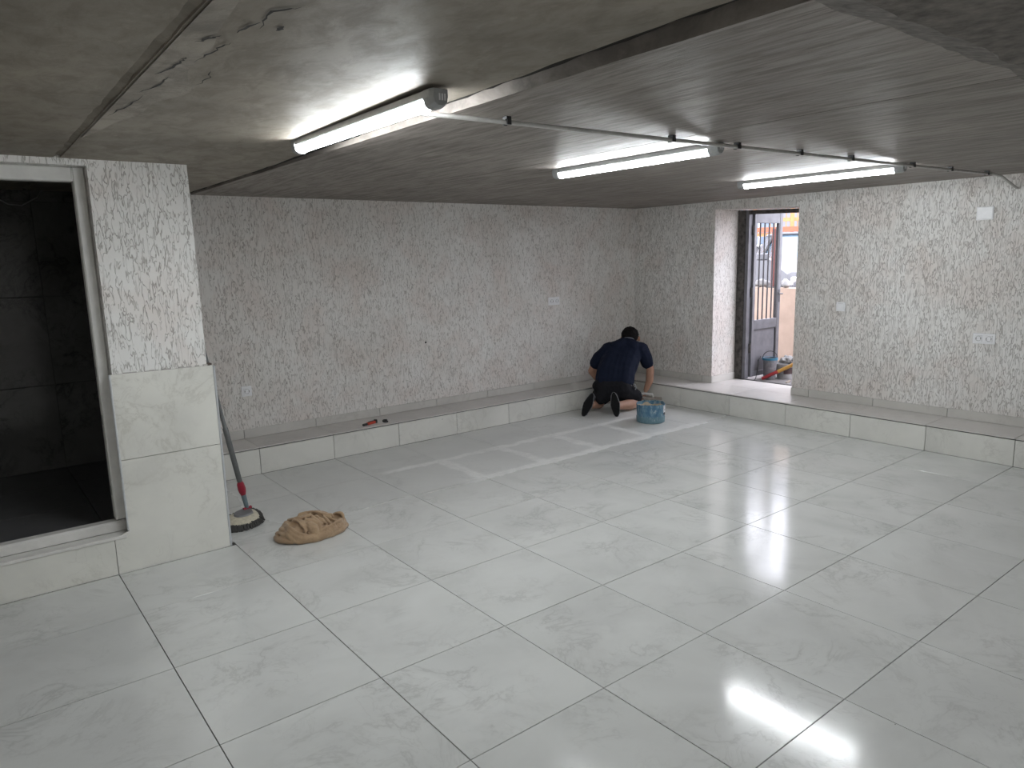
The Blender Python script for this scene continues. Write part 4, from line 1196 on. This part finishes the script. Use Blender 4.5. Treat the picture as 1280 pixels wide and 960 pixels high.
# short dark hair
hr = ch((0.722, 0.283, 0.735, 0.094), (0.772, 0.288, 0.733, 0.088)) + ch((0.715, 0.281, 0.718, 0.085), (0.715, 0.279, 0.690, 0.066))
obj('hair', blob(hr, 0.0065, 2, lambda c: 0.005*noise.noise(c*70)), plain('black_hair', (0.007, 0.006, 0.006), 0.8, 0, 0.4, 120, 0.5, spec=0.15), person, smooth=True)
# shoes: toes on the floor, soles facing back
def shoe(toe, heel, knee_side):
    t, h = Vector(q(*toe)), Vector(q(*heel))
    ax = (h-t).normalized()
    side = ps - ax*ps.dot(ax); side.normalize()
    nb = side.cross(ax).normalized()
    if nb.dot(pf) > 0: nb = -nb          # sole side faces backwards
    up_s = []
    ln = (h-t).length
    up_s += chain([(tuple(t+ax*0.03-nb*0.030), 0.033), (tuple(t+ax*0.10-nb*0.036), 0.040), (tuple(t+ax*(ln-0.05)-nb*0.036), 0.036)])
    up_s += chain([(tuple(t+ax*(ln-0.06)-nb*0.040), 0.038), (tuple(t+ax*(ln-0.035)-nb*0.088), 0.040)])
    me = blob(up_s, 0.006, 3)
    s_ = obj('shoe', me, plain('black_shoe', (0.012, 0.012, 0.013), 0.6), person, smooth=True)
    # outsole: rounded plate
    bm = bmesh.new(); lo, hi = [], []
    for k in range(28):
        a = 2*PI*k/28
        w = 0.044 + 0.006*math.cos(a)*-1
        p_ = t + ax*(ln/2-0.005+math.cos(a)*(ln/2+0.004)) + side*math.sin(a)*w*(1-0.18*abs(math.sin(2*a)))
        lo.append(bm.verts.new(p_+nb*0.004)); hi.append(bm.verts.new(p_-nb*0.012))
    bm.faces.new(lo); bm.faces.new(hi[::-1])
    for k in range(28): bm.faces.new((lo[k], lo[(k+1) % 28], hi[(k+1) % 28], hi[k]))
    so = obj('sole', bm, plain('sole_black', (0.009, 0.009, 0.010), 0.8, bumpy=0.4, scale=90, spec=0.15), s_)
    rim = [t + ax*(ln/2-0.005+math.cos(a)*(ln/2+0.006)) + side*math.sin(a)*0.0465*(1-0.18*abs(math.sin(2*a))) - nb*0.012 for a in [2*PI*k/28 for k in range(29)]]
    obj('sole_edge', tube(rim, 0.0035, 6), plain('sole_edge_grey', (0.20, 0.20, 0.21), 0.7), s_, smooth=True)
shoe((0.0, -0.165, 0.014), (0.075, -0.075, 0.225), 0)
shoe((0.0, 0.165, 0.014), (0.075, 0.130, 0.235), 0)

# trowel in the right hand
tr = empty('float_trowel', PO + Vector(q(0.60, 0.45, 0.03)), 0, 'flat rectangular trowel with pale handle held in the right hand', 'trowel')
def tq(f, s, z): return tuple(pf*(f-0.60) + ps*(s-0.45) + Vector((0, 0, z-0.03)))
bm = bmesh.new()
cs = [(0.57, 0.33, 0.085), (0.57, 0.62, 0.060), (0.69, 0.62, 0.060), (0.69, 0.33, 0.085)]
lo = [bm.verts.new(tq(a, b_, c_)) for a, b_, c_ in cs]; hi = [bm.verts.new(tq(a, b_, c_+0.008)) for a, b_, c_ in cs]
bm.faces.new(lo[::-1]); bm.faces.new(hi)
for k in range(4): bm.faces.new((lo[k], lo[(k+1) % 4], hi[(k+1) % 4], hi[k]))
obj('blade', bm, plain('trowel_blade', (0.38, 0.34, 0.30), 0.5, 0.3, 0.2), tr)
obj('grip', tube([tq(0.63, 0.40, 0.086), tq(0.63, 0.405, 0.112), tq(0.63, 0.44, 0.118), tq(0.63, 0.52, 0.110), tq(0.63, 0.525, 0.076)], [0.010, 0.012, 0.013, 0.013, 0.011], 10), plain('trowel_grip', (0.55, 0.54, 0.52), 0.6), tr, smooth=True)
